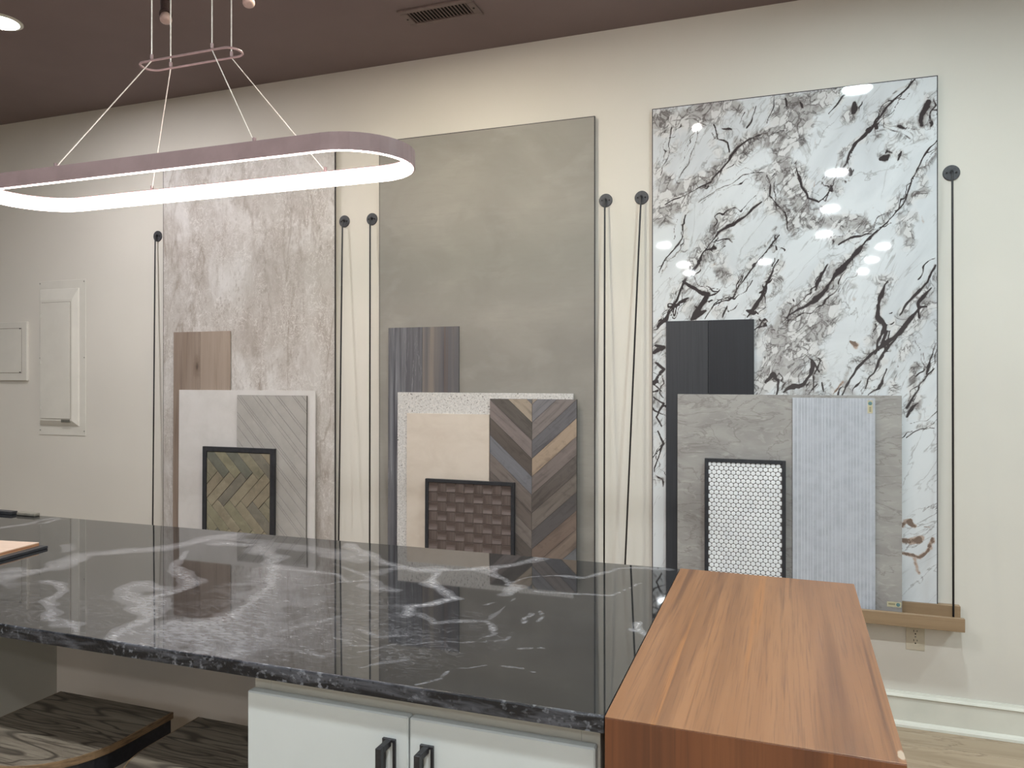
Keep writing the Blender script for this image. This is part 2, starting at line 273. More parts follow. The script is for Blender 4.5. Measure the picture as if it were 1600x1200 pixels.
CB=[([(-2.855,-1.355),(-2.816,-1.487),(-2.837,-1.575)],0.03,0.8),([(-2.815,-1.371),(-2.779,-1.445)],0.03,1),([(-1.925,-1.374),(-1.952,-1.5),(-2.0,-1.605),(-2.077,-1.714),(-2.134,-1.793),(-2.114,-1.93),(-2.145,-2.007),(-2.217,-2.033)],0.05,0.8),([(-2.112,-1.859),(-2.129,-1.952),(-2.131,-2.05),(-2.188,-2.085)],0.09,0.75),([(-1.996,-2.076),(-1.877,-2.117),(-1.826,-2.152),(-1.779,-2.21),(-1.726,-2.26),(-1.685,-2.331),(-1.613,-2.336),(-1.547,-2.361),(-1.504,-2.4)],0.016,0.8),([(-1.622,-2.349),(-1.566,-2.348)],0.03,0.6),([(-2.262,-1.761),(-2.331,-1.703)],0.02,0.6),([(-1.885,-1.645),(-1.755,-1.801),(-1.665,-1.882),(-1.592,-1.916),(-1.544,-1.998),(-1.563,-2.083),(-1.513,-2.183),(-1.427,-2.228),(-1.412,-2.312),(-1.386,-2.393)],0.024,0.9),([(-1.607,-2.02),(-1.701,-1.999),(-1.712,-2.058),(-1.589,-2.117),(-1.489,-2.175)],0.025,0.75),([(-1.532,-2.096),(-1.451,-2.205),(-1.387,-2.322)],0.03,0.7),([(-1.87,-1.493),(-1.738,-1.468),(-1.533,-1.614),(-1.428,-1.749),(-1.346,-1.899),(-1.321,-1.996),(-1.274,-2.075),(-1.266,-2.16),(-1.283,-2.227),(-1.351,-2.251)],0.028,0.9),([(-1.927,-1.399),(-1.765,-1.433),(-1.576,-1.473),(-1.411,-1.494),(-1.238,-1.545)],0.035,0.6),([(-1.324,-2.28),(-1.219,-2.315),(-1.163,-2.363),(-1.203,-2.393)],0.09,0.75),([(-1.246,-2.252),(-1.155,-2.292),(-1.091,-2.369)],0.09,0.7),([(-1.439,-1.753),(-1.305,-1.964),(-1.256,-2.068),(-1.199,-2.197)],0.09,0.6),([(-1.102,-2.308),(-1.118,-2.261),(-1.092,-2.215),(-1.058,-2.146),(-1.04,-2.078)],0.012,0.6),([(-1.395,-1.738),(-1.264,-1.722),(-1.195,-1.788)],0.012,0.8),([(-1.266,-1.87),(-1.228,-1.828),(-1.202,-1.79),(-1.134,-1.766)],0.008,0.7),([(-1.311,-1.606),(-1.127,-1.734),(-1.053,-1.821),(-0.988,-1.824)],0.01,0.7),([(-1.081,-2.333),(-1.01,-2.307),(-0.95,-2.302),(-0.903,-2.316)],0.01,0.6),([(-0.922,-2.208),(-0.873,-2.225),(-0.821,-2.206)],0.012,0.6),([(-1.442,-1.368),(-1.348,-1.439),(-1.173,-1.536),(-1.035,-1.601),(-0.943,-1.554),(-0.829,-1.504),(-0.784,-1.396),(-0.757,-1.324)],0.024,0.9),([(-1.138,-1.665),(-1.102,-1.597),(-1.004,-1.576)],0.03,0.6),([(-0.964,-1.615),(-0.926,-1.739),(-0.858,-1.772),(-0.817,-1.822),(-0.847,-1.904),(-0.89,-1.939),(-0.873,-2.017)],0.013,1.1),([(-0.822,-1.524),(-0.726,-1.619),(-0.698,-1.68),(-0.699,-1.748)],0.025,0.9),([(-0.713,-1.674),(-0.676,-1.576),(-0.612,-1.528),(-0.541,-1.528),(-0.498,-1.38),(-0.406,-1.346),(-0.348,-1.34)],0.014,0.8),([(-0.635,-1.703),(-0.555,-1.707),(-0.452,-1.67),(-0.392,-1.593),(-0.37,-1.515)],0.006,0.9),([(-0.664,-1.778),(-0.652,-1.892),(-0.673,-1.971)],0.01,0.5),([(-0.843,-1.997),(-0.772,-2.049),(-0.726,-2.015),(-0.681,-1.991),(-0.638,-2.057),(-0.646,-2.09)],0.009,0.7),([(-0.678,-1.998),(-0.647,-2.036)],0.01,1),([(-0.589,-1.896),(-0.59,-1.941),(-0.599,-1.97)],0.008,1),([(-0.569,-1.871),(-0.556,-1.911),(-0.561,-1.964)],0.007,0.8),([(-0.733,-1.863),(-0.714,-1.836)],0.006,1),([(-0.846,-2.269),(-0.789,-2.186),(-0.707,-2.142),(-0.596,-2.087),(-0.601,-2.066)],0.01,0.6),([(-0.538,-2.124),(-0.486,-2.105)],0.006,0.8),([(-0.653,-2.373),(-0.625,-2.319),(-0.617,-2.275),(-0.552,-2.227),(-0.489,-2.223),(-0.445,-2.237)],0.008,0.7),([(-0.922,-2.143),(-0.84,-2.16),(-0.793,-2.128)],0.01,0.6),([(-0.812,-2.327),(-0.762,-2.284),(-0.726,-2.258)],0.01,0.5),([(-0.68,-2.132),(-0.604,-2.105)],0.008,0.5),([(-0.337,-1.925),(-0.321,-1.919),(-0.298,-1.965)],0.008,1.1),([(-0.334,-1.874),(-0.319,-1.926)],0.006,1.1),([(-1.027,-1.969),(-0.915,-1.948)],0.014,0.4),([(-1.124,-1.81),(-1.029,-1.822)],0.02,0.5)]
CZ=[([(-1.291,-2.034),(-1.049,-2.254),(-1.102,-2.356)],0.14,0.8),([(-1.388,-1.735),(-1.136,-1.978),(-0.97,-2.226)],0.16,0.7),([(-1.142,-1.709),(-0.837,-2.178)],0.14,0.5),([(-0.891,-2.049),(-0.751,-2.158),(-0.747,-2.266)],0.12,0.5),([(-0.734,-1.958),(-0.628,-2.084)],0.1,0.35),([(-1.6,-1.439),(-1.332,-1.542)],0.1,0.5)]

# ============================================================ MATERIALS
M = {}
M['wall'] = layered('wall_paint', S(217, 212, 204), [dict(c=S(211, 206, 198), scale=(.9, .9, .9), lo=.4, hi=.7, detail=3)], rough=.6, bump=((260, 260, 260), 2, .12), spec=.3)
M['wall_far'] = layered('wall_paint_far', S(206, 206, 200), [dict(c=S(196, 198, 192), scale=(.5, .5, .5), lo=.4, hi=.7)], rough=.7)
M['ceil'] = layered('ceiling_paint', S(130, 116, 115), [dict(c=S(124, 110, 109), scale=(1.5, 1.5, 1.5), lo=.4, hi=.7)], rough=.75, spec=.2)
M['trim'] = layered('trim_paint', S(215, 214, 205), [dict(c=S(206, 206, 197), scale=(6, 6, 6), lo=.4, hi=.7)], rough=.35)
M['plate'] = layered('plate_paint', S(216, 212, 204), [dict(c=S(210, 206, 198), scale=(7, 7, 7), lo=.4, hi=.7)], rough=.42)
M['gap'] = layered('gap_shade_paint', S(150, 140, 130), [dict(c=S(142, 132, 122), scale=(40, 40, 40), lo=.4, hi=.6)], rough=.8)  # shade in the gaps around the cover doors, put into a brown colour
M['strip'] = layered('grey_strip', S(128, 124, 115), [dict(c=S(118, 114, 105), scale=(40, 40, 40), lo=.4, hi=.6)], rough=.4)
M['almond'] = layered('almond_plastic', S(205, 196, 178), [dict(c=S(198, 189, 171), scale=(30, 30, 30), lo=.4, hi=.7)], rough=.3)
M['screw'] = layered('screw_metal', S(150, 148, 142), [dict(c=S(120, 118, 112), scale=(300, 300, 300), lo=.4, hi=.6)], rough=.35, metal=.8)
M['black'] = layered('black_metal', S(34, 34, 38), [dict(c=S(44, 44, 48), scale=(120, 120, 120), lo=.45, hi=.65)], rough=.38)
M['gunmetal'] = layered('gunmetal_plate', S(70, 71, 75), [dict(c=S(82, 82, 86), scale=(90, 90, 90), lo=.45, hi=.65)], rough=.4, metal=.3)
M['dark_hole'] = layered('dark_slot', S(20, 19, 18), [dict(c=S(26, 25, 24), scale=(90, 90, 90), lo=.4, hi=.6)], rough=.8)
M['cable'] = layered('cable_sheath', S(205, 200, 192), [dict(c=S(190, 186, 178), scale=(90, 90, 90), lo=.4, hi=.6)], rough=.4)
M['lamp_body'] = layered('pendant_housing', S(140, 118, 118), [dict(c=S(132, 111, 111), scale=(14, 14, 14), lo=.4, hi=.6)], rough=.45)
M['ring_glow'] = emit('pendant_diffuser', (1, .80, .76), RING)
M['white_lacquer'] = layered('cabinet_lacquer', S(208, 213, 212), [dict(c=S(202, 207, 206), scale=(3, 3, 3), lo=.4, hi=.7)], rough=.28)
M['frame_paint'] = layered('cabinet_frame_paint', S(192, 187, 176), [dict(c=S(186, 181, 170), scale=(4, 4, 4), lo=.4, hi=.7)], rough=.4)
M['knee'] = layered('island_panel_paint', S(182, 172, 162), [dict(c=S(176, 166, 156), scale=(3, 3, 3), lo=.4, hi=.7)], rough=.5)
M['knee_end'] = layered('island_end_paint', S(172, 169, 160), [dict(c=S(166, 163, 154), scale=(3, 3, 3), lo=.4, hi=.7)], rough=.5)
def wood(name, a, b, cdark, grain, sc=1.0, rough=.45, knots=False, axis='z', vary=0, coat=0):
    def v(s, l):
        r = [s*sc]*3; r['xyz'.index(axis)] = l*sc; return tuple(r)
    L = [dict(c=b, scale=v(16, .9), lo=.35, hi=.65, detail=4, dist=.4),
         dict(c=cdark, scale=v(grain, 1.6), lo=.56, hi=.75, detail=6, amt=.65, dist=.3),
         dict(c=cdark, scale=v(grain*4, 6), lo=.55, hi=.8, detail=3, amt=.35)]
    if knots: L.append(dict(c=cdark, kind='vor', scale=v(5.5, 2.2), lo=.16, hi=.05, amt=.8, dist=.25))
    return layered(name, a, L, rough=rough, bump=(v(90, 6), 3, .15), vary=vary, coat=coat)
M['ledge'] = wood('ledge_oak', S(138, 114, 88), S(156, 131, 103), S(104, 82, 60), 34, axis='x', knots=True)
M['walnut'] = layered('walnut_veneer', S(133, 92, 61), [
    dict(c=S(148, 106, 73), scale=(7, .3, 7), lo=.44, hi=.6, detail=3, dist=.3),
    dict(c=S(108, 73, 49), scale=(15, .45, 15), lo=.5, hi=.66, detail=3, dist=.5, amt=.8, off=(3, 1, 0)),
    dict(c=S(158, 108, 66), scale=(34, .4, 34), lo=.61, hi=.67, detail=2, dist=.4, amt=.8, off=(7, 2, 0)),
    dict(c=S(88, 60, 45), scale=(44, .5, 44), lo=.6, hi=.69, detail=3, dist=.4, amt=.65),
    dict(c=S(98, 67, 49), scale=(230, 5, 230), lo=.5, hi=.72, detail=3, amt=.6),
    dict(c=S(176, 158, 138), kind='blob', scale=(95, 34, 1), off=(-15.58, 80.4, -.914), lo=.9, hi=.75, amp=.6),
    ], rough=.36, bump=((240, 6, 240), 3, .08))
M['walnut_front'] = layered('walnut_veneer_front', S(112, 67, 41), [
    dict(c=S(124, 77, 48), scale=(11, 11, .35), lo=.42, hi=.62, detail=3, dist=.3),
    dict(c=S(90, 54, 35), scale=(19, 19, .4), lo=.5, hi=.66, detail=3, dist=.4, amt=.8, off=(3, 1, 0)),
    dict(c=S(136, 86, 52), scale=(50, 50, .5), lo=.62, hi=.70, detail=2, amt=.6),
    dict(c=S(84, 51, 34), scale=(240, 240, 5), lo=.52, hi=.75, detail=3, amt=.5)], rough=.4)
M['stool'] = layered('grey_oak_seat', S(140, 129, 114), [
    dict(c=S(122, 111, 97), scale=(3, 26, 10), lo=.4, hi=.65, detail=4, dist=.3),
    dict(c=S(62, 54, 47), kind='rings', scale=(1.5, 8, 3), n=16, lo=.34, hi=.47, detail=2, dist=.35, amt=.85),
    dict(c=S(74, 65, 56), scale=(7, 120, 60), lo=.5, hi=.66, detail=4, amt=.8, dist=.2)], rough=.5, bump=((8, 140, 60), 3, .35))
M['stool_edge'] = layered('stool_edge_wood', S(134, 108, 80), [dict(c=S(104, 82, 60), scale=(30, 30, 200), lo=.45, hi=.65)], rough=.5)
M['plank1'] = layered('rose_oak_tile', S(150, 134, 123), [
    dict(c=S(136, 119, 107), scale=(14, 14, .8), lo=.4, hi=.62, detail=4, dist=.5),
    dict(c=S(108, 93, 83), scale=(40, 40, 1.6), lo=.55, hi=.72, detail=6, amt=.7, dist=.3),
    dict(c=S(112, 96, 84), kind='blob', scale=(34, 1, 13), off=(1.02, 0, -14.1), lo=1.4, hi=.5, amp=.5, amt=.8),
    dict(c=S(78, 66, 58), kind='blob', scale=(60, 1, 30), off=(1.8, 0, -32.5), lo=1.0, hi=.5, amp=.6, amt=.8)], rough=.45)
M['plank1b'] = wood('pale_rose_oak_tile', S(164, 148, 136), S(152, 136, 124), S(122, 108, 98), 30)
M['plank2'] = layered('blue_grey_plank_tile', S(98, 97, 102), [
    dict(c=S(124, 125, 131), scale=(16, 16, .6), lo=.5, hi=.6, detail=4, dist=.4),
    dict(c=S(76, 75, 82), scale=(22, 22, .8), lo=.5, hi=.64, detail=5, dist=.5, off=(2, 0, 3)),
    dict(c=S(66, 65, 71), scale=(80, 80, 2), lo=.54, hi=.7, detail=6, amt=.7),
    dict(c=S(150, 150, 154), kind='ridge', scale=(30, 30, 1.6), lo=.012, hi=0, detail=5, dist=.6, amt=.7, brk=(9, 9, 2))], rough=.45)
M['plank2b'] = layered('weathered_grey_plank_tile', S(124, 116, 110), [
    dict(c=S(92, 90, 94), scale=(11, 11, .4), lo=.45, hi=.58, detail=3, dist=.3),
    dict(c=S(96, 78, 68), scale=(19, 19, .35), lo=.58, hi=.66, detail=2, dist=.2, off=(2, 0, 1)),
    dict(c=S(66, 64, 68), scale=(70, 70, 1.6), lo=.56, hi=.72, detail=5, amt=.7)], rough=.45)
M['plank3'] = layered('charcoal_plank_tile', S(54, 55, 60), [dict(c=S(46, 47, 52), scale=(150, 150, 3), lo=.4, hi=.65, detail=4)], rough=.42)
M['plank3b'] = layered('black_plank_tile', S(32, 33, 40), [dict(c=S(27, 28, 34), scale=(150, 150, 3), lo=.4, hi=.65, detail=4)], rough=.4)
M['tile_edge'] = layered('pale_tile_edge', S(205, 198, 190), [dict(c=S(190, 184, 176), scale=(60, 60, 60), lo=.4, hi=.65)], rough=.55)
M['white_tile'] = layered('white_stone_tile', S(212, 208, 206), [dict(c=S(202, 198, 195), scale=(7, 7, 7), lo=.4, hi=.7, detail=6, dist=.5), dict(c=S(212, 207, 205), scale=(60, 60, 60), lo=.5, hi=.7, amt=.5)], rough=.5)
M['diag'] = layered('greige_line_tile', S(174, 170, 166), [dict(c=S(164, 160, 156), scale=(9, 9, 9), lo=.38, hi=.65, detail=6, dist=.4), dict(c=S(178, 172, 168), scale=(30, 30, 30), lo=.56, hi=.72, amt=.6)], rough=.5)
M['diag_back'] = layered('groove_back_grey', S(84, 78, 74), [dict(c=S(76, 71, 68), scale=(40, 40, 40), lo=.4, hi=.6)], rough=.7)  # dark grey backing that shows in the grooves and joints
M['terrazzo'] = layered('terrazzo_tile', S(203, 201, 200), [
    dict(c=S(184, 181, 179), scale=(110, 110, 110), lo=.48, hi=.58, detail=4, amt=.8),
    dict(c=S(214, 210, 207), scale=(80, 80, 80), lo=.56, hi=.62, detail=3, amt=.8, off=(3, 3, 3)),
    dict(c=S(126, 120, 118), scale=(130, 130, 130), lo=.62, hi=.66, detail=3, off=(1, 7, 2)),
    dict(c=S(84, 80, 80), scale=(95, 95, 95), lo=.66, hi=.69, detail=2, off=(9, 2, 5))], rough=.4)
M['beige'] = layered('beige_tile', S(206, 195, 184), [dict(c=S(195, 183, 171), scale=(5, 5, 8), lo=.4, hi=.7, detail=6, dist=.5), dict(c=S(207, 198, 187), scale=(30, 30, 40), lo=.52, hi=.75, amt=.5)], rough=.5)
M['grey_stone'] = layered('grey_stone_tile', S(162, 159, 156), [
    dict(c=S(147, 143, 141), scale=(4, 4, 9), lo=.4, hi=.62, detail=7, dist=.8),
    dict(c=S(176, 173, 170), scale=(14, 14, 40), lo=.54, hi=.7, detail=6, dist=1.2, amt=.7),
    dict(c=S(120, 114, 110), kind='ridge', scale=(5, 5, 12), lo=.02, hi=.0, detail=6, dist=.8, amt=.6)], rough=.42)
M['ribbed'] = layered('pale_blue_ribbed_tile', S(184, 187, 196), [dict(c=S(170, 173, 182), scale=(22, 22, 22), lo=.4, hi=.65, detail=6), dict(c=S(140, 143, 152), kind='vor', scale=(80, 80, 60), lo=.12, hi=.06, amt=.5)], rough=.5)
M['rib'] = layered('pale_rib', S(204, 207, 214), [dict(c=S(194, 197, 204), scale=(40, 40, 20), lo=.4, hi=.65)], rough=.5)
M['sticker'] = layered('beige_sticker', S(196, 188, 160), [dict(c=S(188, 180, 150), scale=(50, 50, 50), lo=.4, hi=.6)], rough=.5)
M['teal'] = layered('teal_print', S(104, 138, 140), [dict(c=S(84, 118, 122), scale=(90, 90, 90), lo=.4, hi=.6)], rough=.5)
M['print'] = layered('brown_print', S(140, 132, 104), [dict(c=S(120, 114, 90), scale=(300, 300, 300), lo=.4, hi=.6)], rough=.5)
M['penny'] = layered('white_penny_glaze', S(236, 238, 241), [dict(c=S(229, 231, 235), scale=(20, 20, 20), lo=.4, hi=.6)], rough=.18)
M['grout'] = layered('grey_grout', S(112, 106, 106), [dict(c=S(102, 97, 97), scale=(200, 200, 200), lo=.4, hi=.6)], rough=.9)
M['dark_grout'] = layered('dark_grout', S(66, 60, 52), [dict(c=S(56, 51, 45), scale=(200, 200, 200), lo=.4, hi=.6)], rough=.9)
M['frame'] = layered('black_frame', S(40, 41, 46), [dict(c=S(48, 49, 54), scale=(40, 40, 40), lo=.4, hi=.6)], rough=.45)
M['weave'] = layered('brown_woven_tile', S(98, 86, 82), [dict(c=S(84, 73, 70), scale=(160, 160, 6), lo=.42, hi=.62, detail=4)], rough=.5, vary=.06)
M['weave_h'] = layered('brown_scooped_tile', S(102, 90, 87), [dict(c=S(90, 79, 76), scale=(6, 60, 160), lo=.42, hi=.62, detail=4)], rough=.42, vary=.06)
M['weave_line'] = layered('weave_joint', S(134, 121, 114), [dict(c=S(122, 110, 104), scale=(100, 100, 100), lo=.4, hi=.6)], rough=.6)
M['concrete_panel'] = layered('taupe_concrete_panel', S(146, 142, 136), [
    dict(c=S(134, 130, 125), scale=(2.0, 2, 2.6), lo=.38, hi=.64, detail=7, dist=.6),
    dict(c=S(157, 153, 147), scale=(4, 4, 7), lo=.52, hi=.75, detail=7, dist=.4, amt=.6),
    dict(c=S(138, 133, 127), scale=(9, 9, 60), lo=.5, hi=.7, detail=5, amt=.35)], rough=.55)
M['travertine'] = layered('taupe_onyx_panel', S(188, 182, 177), [
    dict(c=S(166, 156, 149), scale=(5, 5, 1.6), lo=.44, hi=.66, detail=9, dist=.6, roughness=.7),
    dict(c=S(208, 204, 202), scale=(3.0, 3, 1.8), lo=.48, hi=.64, detail=9, dist=.6, off=(4, 0, 2), roughness=.7),
    dict(c=S(150, 138, 128), scale=(9, 9, 2.0), lo=.54, hi=.72, detail=9, dist=.7, off=(1, 3, 5), amt=.75, roughness=.72),
    dict(c=S(144, 133, 124), scale=(60, 60, 34), lo=.52, hi=.68, detail=6, amt=.55, brk=(5, 5, 2)),
    dict(c=S(220, 216, 213), kind='ridge', scale=(9, 9, 7), lo=.012, hi=.0, detail=9, dist=1.2, amt=.9, brk=(4, 4, 4)),
    dict(c=S(220, 216, 213), kind='ridge', scale=(22, 22, 15), lo=.024, hi=.0, detail=8, dist=1.6, amt=.9, off=(5, 5, 5), brk=(5, 5, 3)),
    dict(c=S(216, 211, 208), kind='ridge', scale=(38, 38, 30), lo=.032, hi=.0, detail=7, dist=1.6, amt=.7, off=(2, 8, 5), brk=(6, 6, 4)),
    dict(c=S(140, 126, 114), kind='ridge', scale=(4.2, 4.2, 1.0), lo=.02, hi=.0, detail=9, dist=.5, amt=.6, brk=(4, 4, 2))], rough=.42)
M['slab_edge'] = layered('black_slab_edge', S(44, 40, 44), [dict(c=S(52, 48, 52), scale=(40, 40, 40), lo=.4, hi=.6)], rough=.5)
M['marble'] = layered('white_veined_marble', S(214, 217, 221), [
    dict(c=S(192, 195, 200), scale=(4, 4, 1.6), lo=.44, hi=.74, detail=7, dist=.8, rot=-33),
    dict(c=S(150, 148, 149), kind='ridge', scale=(6, 6, 1.7), rot=-33, lo=.012, hi=.0, detail=7, dist=.9, amt=.7, brk=(4, 4, 4)),
    dict(c=S(112, 106, 106), kind='ridge', scale=(4.6, 4.6, 1.5), rot=-33, lo=.006, hi=.0, detail=8, dist=.7, amt=.8, brk=(3, 3, 3), off=(3, 0, 1)),
    dict(c=S(172, 169, 169), kind='attr', attr='grey', amp=1.1, scale=(15, 15, 11), detail=8, dist=.9, lo=.30, hi=.62, amt=.9),
    dict(c=S(128, 122, 122), scale=(34, 34, 24), lo=.48, hi=.66, detail=7, dist=1.0, amt=.75, mask='grey', mlo=.3, mhi=.8, rot=-33),
    dict(c=S(216, 215, 216), kind='cell', scale=(27, 27, 19), lo=.54, hi=.58, dist=.7, amt=.8, mask='grey', mlo=.12, mhi=.5, rot=-33),
    dict(c=S(84, 78, 78), kind='edge', scale=(27, 27, 19), lo=.075, hi=.01, dist=.7, amt=.85, mask='grey', mlo=.15, mhi=.6, rot=-33, brk=(12, 12, 12)),
    dict(c=S(92, 86, 86), kind='ridge', scale=(13, 13, 8), lo=.03, hi=.0, detail=7, dist=1.2, amt=.9, mask='grey', mlo=.1, mhi=.5, rot=-33),
    dict(c=S(70, 65, 66), scale=(40, 40, 22), lo=.57, hi=.63, detail=7, dist=.8, amt=.85, mask='grey', mlo=.45, mhi=.85, brk=(8, 8, 8), rot=-33),
    dict(c=S(128, 121, 119), kind='attr', attr='dark', amp=1.1, scale=(36, 36, 24), detail=8, dist=.7, lo=.22, hi=.5, amt=.7, rot=-33),
    dict(c=S(64, 58, 60), kind='attr', attr='dark', amp=.95, scale=(46, 46, 30), detail=8, dist=.5, lo=.42, hi=.56, rot=-33),
    dict(c=S(168, 140, 122), kind='attr', attr='brown', amp=1.2, scale=(40, 40, 40), detail=7, lo=.28, hi=.6, amt=.8),
    dict(c=S(98, 80, 70), kind='attr', attr='brown', amp=1.6, scale=(55, 55, 55), detail=7, lo=.55, hi=.75, amt=.8)], rough=.035, spec=.55)
M['counter'] = layered('black_veined_granite', S(27, 28, 30), [
    dict(c=S(36, 37, 39), scale=(3, 5, 3), lo=.4, hi=.65, detail=5, dist=.5),
    dict(c=S(66, 66, 70), kind='attr', attr='wisp', amp=.9, scale=(14, 34, 14), detail=8, dist=1.0, lo=.4, hi=.8, amt=.8),
    dict(c=S(96, 96, 100), kind='ridge', scale=(16, 30, 16), lo=.03, hi=.0, detail=7, dist=1.5, amt=.7, mask='wisp', mlo=.12, mhi=.5),
    dict(c=S(128, 127, 131), scale=(34, 110, 34), lo=.58, hi=.7, detail=6, dist=.5, amt=.75, mask='wisp', mlo=.3, mhi=.7),
    dict(c=S(88, 88, 92), kind='attr', attr='band', amp=.5, scale=(16, 30, 16), detail=8, dist=.8, lo=.25, hi=.42, amt=.85),
    dict(c=S(122, 122, 126), kind='attr', attr='band', amp=1.3, scale=(30, 80, 30), detail=8, dist=.6, lo=.5, hi=.8, amt=.8),
    dict(c=S(50, 50, 54), scale=(50, 130, 50), lo=.5, hi=.62, detail=5, dist=.5, amt=.6, mask='band', mlo=.3, mhi=.6),
    dict(c=S(182, 182, 186), kind='attr', attr='band', amp=1.5, scale=(45, 100, 45), detail=8, dist=.4, lo=.98, hi=1.2, amt=.8)], rough=.03, spec=1.0)
M['counter_edge'] = layered('black_granite_edge', S(20, 23, 29), [
    dict(c=S(86, 88, 95), scale=(9, 30, 60), lo=.46, hi=.66, detail=6, dist=.8, amt=.85),
    dict(c=S(140, 143, 150), scale=(70, 70, 90), lo=.54, hi=.64, detail=5, amt=.8, brk=(5, 5, 5)),
    dict(c=S(14, 15, 18), kind='vor', scale=(90, 90, 90), lo=.3, hi=.1, amt=.7)], rough=.3, bump=((120, 120, 120), 4, .6))
M['floor_base'] = layered('subfloor', S(120, 108, 92), [dict(c=S(108, 97, 82), scale=(3, 3, 3), lo=.4, hi=.6)], rough=.7)
M['floorwood'] = layered('pale_oak_plank', S(166, 148, 126), [
    dict(c=S(148, 130, 108), scale=(1.4, 16, 5), lo=.42, hi=.65, detail=5, dist=.6),
    dict(c=S(184, 168, 148), scale=(2.2, 34, 5), lo=.54, hi=.72, detail=5, amt=.6),
    dict(c=S(112, 94, 76), kind='ridge', scale=(1.2, 8, 4), lo=.016, hi=.0, detail=5, dist=1.4, amt=.8, brk=(2, 6, 3)),
    dict(c=S(84, 68, 54), kind='vor', scale=(2.6, 8, 4), lo=.13, hi=.05, dist=.3, amt=.8)], rough=.45, vary=.07)
M['pink_wood'] = wood('pale_pink_plank', S(208, 184, 168), S(198, 174, 158), S(178, 152, 136), 40, axis='x')
M['ply'] = layered('plywood_core', S(150, 104, 76), [dict(c=S(196, 158, 122), scale=(4, 4, 240), lo=.45, hi=.55, detail=1)], rough=.7)
M['lens'] = {}
for col in (NEUTRAL, WARM, COOL, BLUE): M['lens'][col] = emit('downlight_lens', col, LIGHT)
M['spot_lens'] = emit('track_lamp_lens', (1, .97, .92), LIGHT*1.2)
M['white_glass'] = layered('unlit_lamp_glass', S(196, 172, 166), [dict(c=S(186, 162, 156), scale=(60, 60, 60), lo=.4, hi=.6)], rough=.3)
M['vent'] = layered('vent_paint', S(118, 102, 98), [dict(c=S(110, 95, 92), scale=(30, 30, 30), lo=.4, hi=.6)], rough=.55)

# ============================================================ ROOM
XL, XR, YB, YF, CZ_ = -6.6, 4.2, 0.0, -11.2, 3.185
struct(box(XL-.15, XR+.15, YB, YB+.15, 0, CZ_).build('wall_back', M['wall']))
struct(box(XL-.15, XL, YF, YB, 0, CZ_).build('wall_left', M['wall_far']))
struct(box(XR, XR+.15, YF, YB, 0, CZ_).build('wall_right', M['wall_far']))
struct(box(XL-.15, XR+.15, YF-.15, YF, 0, CZ_).build('wall_front', M['wall_far']))
struct(box(XL-.15, XR+.15, YF-.15, YB+.15, CZ_, CZ_+.15).build('ceiling', M['ceil']))
fl = struct(box(XL-.15, XR+.15, YF-.15, YB+.15, -.2, -.006).build('floor', M['floor_base']))
# planks, laid along x
y = 0.0; row = 0
while y > -4.6:
    y1 = y-.19; x = XL - random.random()*1.2
    x = XL
    first = .4+random.random()*1.0
    while x < XR:
        x1 = min(XR, x+(first if x == XL else 1.5))
        if x1-x > .05:
            m = box(x+.0006, x1-.0006, y1+.0006, y-.0006, -.006, 0); m.build('floor_plank', M['floorwood'], fl, bevel=.0012)
        x = x1
    y = y1; row += 1
rest = box(XL, XR, YF, y-.001, -.006, 0).build('floor_field', M['floorwood'], fl); rest['kind'] = 'stuff'
# baseboard with cap and shoe moulding
def moulding(prof, x0, x1):
    return MB().loft([[(x0, a, b) for a, b in prof], [(x1, a, b) for a, b in prof]])
bb = struct(moulding([(0, 0), (-.014, 0), (-.014, .122), (0, .122)], XL, XR).build('baseboard_back', M['trim']))
moulding([(0, .122), (-.018, .122), (-.021, .127), (-.018, .133), (-.012, .136), (-.009, .145), (0, .145)], XL, XR).build('cap_moulding', M['trim'], bb)
moulding([(-.014, 0), (-.03, 0), (-.029, .010), (-.024, .018), (-.014, .023)], XL, XR).build('shoe_moulding', M['trim'], bb)
for nm, a in (('baseboard_left', (XL, XL+.014, YF, -.04, 0, .14)), ('baseboard_right', (XR-.014, XR, YF, -.04, 0, .14)), ('baseboard_front', (XL+.02, XR-.02, YF, YF+.014, 0, .14))):
    struct(box(*a).build(nm, M['trim'], bevel=.003))

# ============================================================ LARGE WALL PANELS
MX = (-3.554, -2.0715, -.6025); MW = (1.199, 1.1835, 1.194); PZ0, PZ1 = .538, 2.763; PH = PZ1-PZ0
def edge_trim(wd, parent):
    m = MB()
    for a in ((-.004, 0, 0, PH), (wd, wd+.004, 0, PH), (-.004, wd+.004, PH, PH+.004)): m.box(a[0], a[1], -.0095, 0, a[2], a[3])
    m.build('edge_trim', M['slab_edge'], parent)
labs = ['tall taupe cloudy stone panel on the wall, leftmost, behind the glowing ring lamp', 'tall plain grey concrete look panel, middle of the three on the wall', 'tall glossy white marble panel with black veins on the wall']
PAN = []
for i in range(3):
    p = thing(('onyx_panel', 'concrete_panel', 'marble_panel')[i], labs[i], 'wall panel', (MX[i], -.013, PZ0))
    edge_trim(MW[i], p); PAN.append(p)
    if i < 2: box(0, MW[i], -.010, 0, 0, PH).build('slab', (M['travertine'], M['concrete_panel'])[i], p)
def warp(X, Y, amp):
    a = vnoise(X, Y, 7)*2+vnoise(X, Y, 17)+vnoise(X, Y, 40)*.5; b = vnoise(X, Y, 7)*2+vnoise(X, Y, 17)+vnoise(X, Y, 40)*.5
    return X+a*amp, Y+b*amp
def wmod(X, Y): return np.clip(.95+1.5*vnoise(X, Y, 11)+1.2*vnoise(X, Y, 26), .5, 2.0)
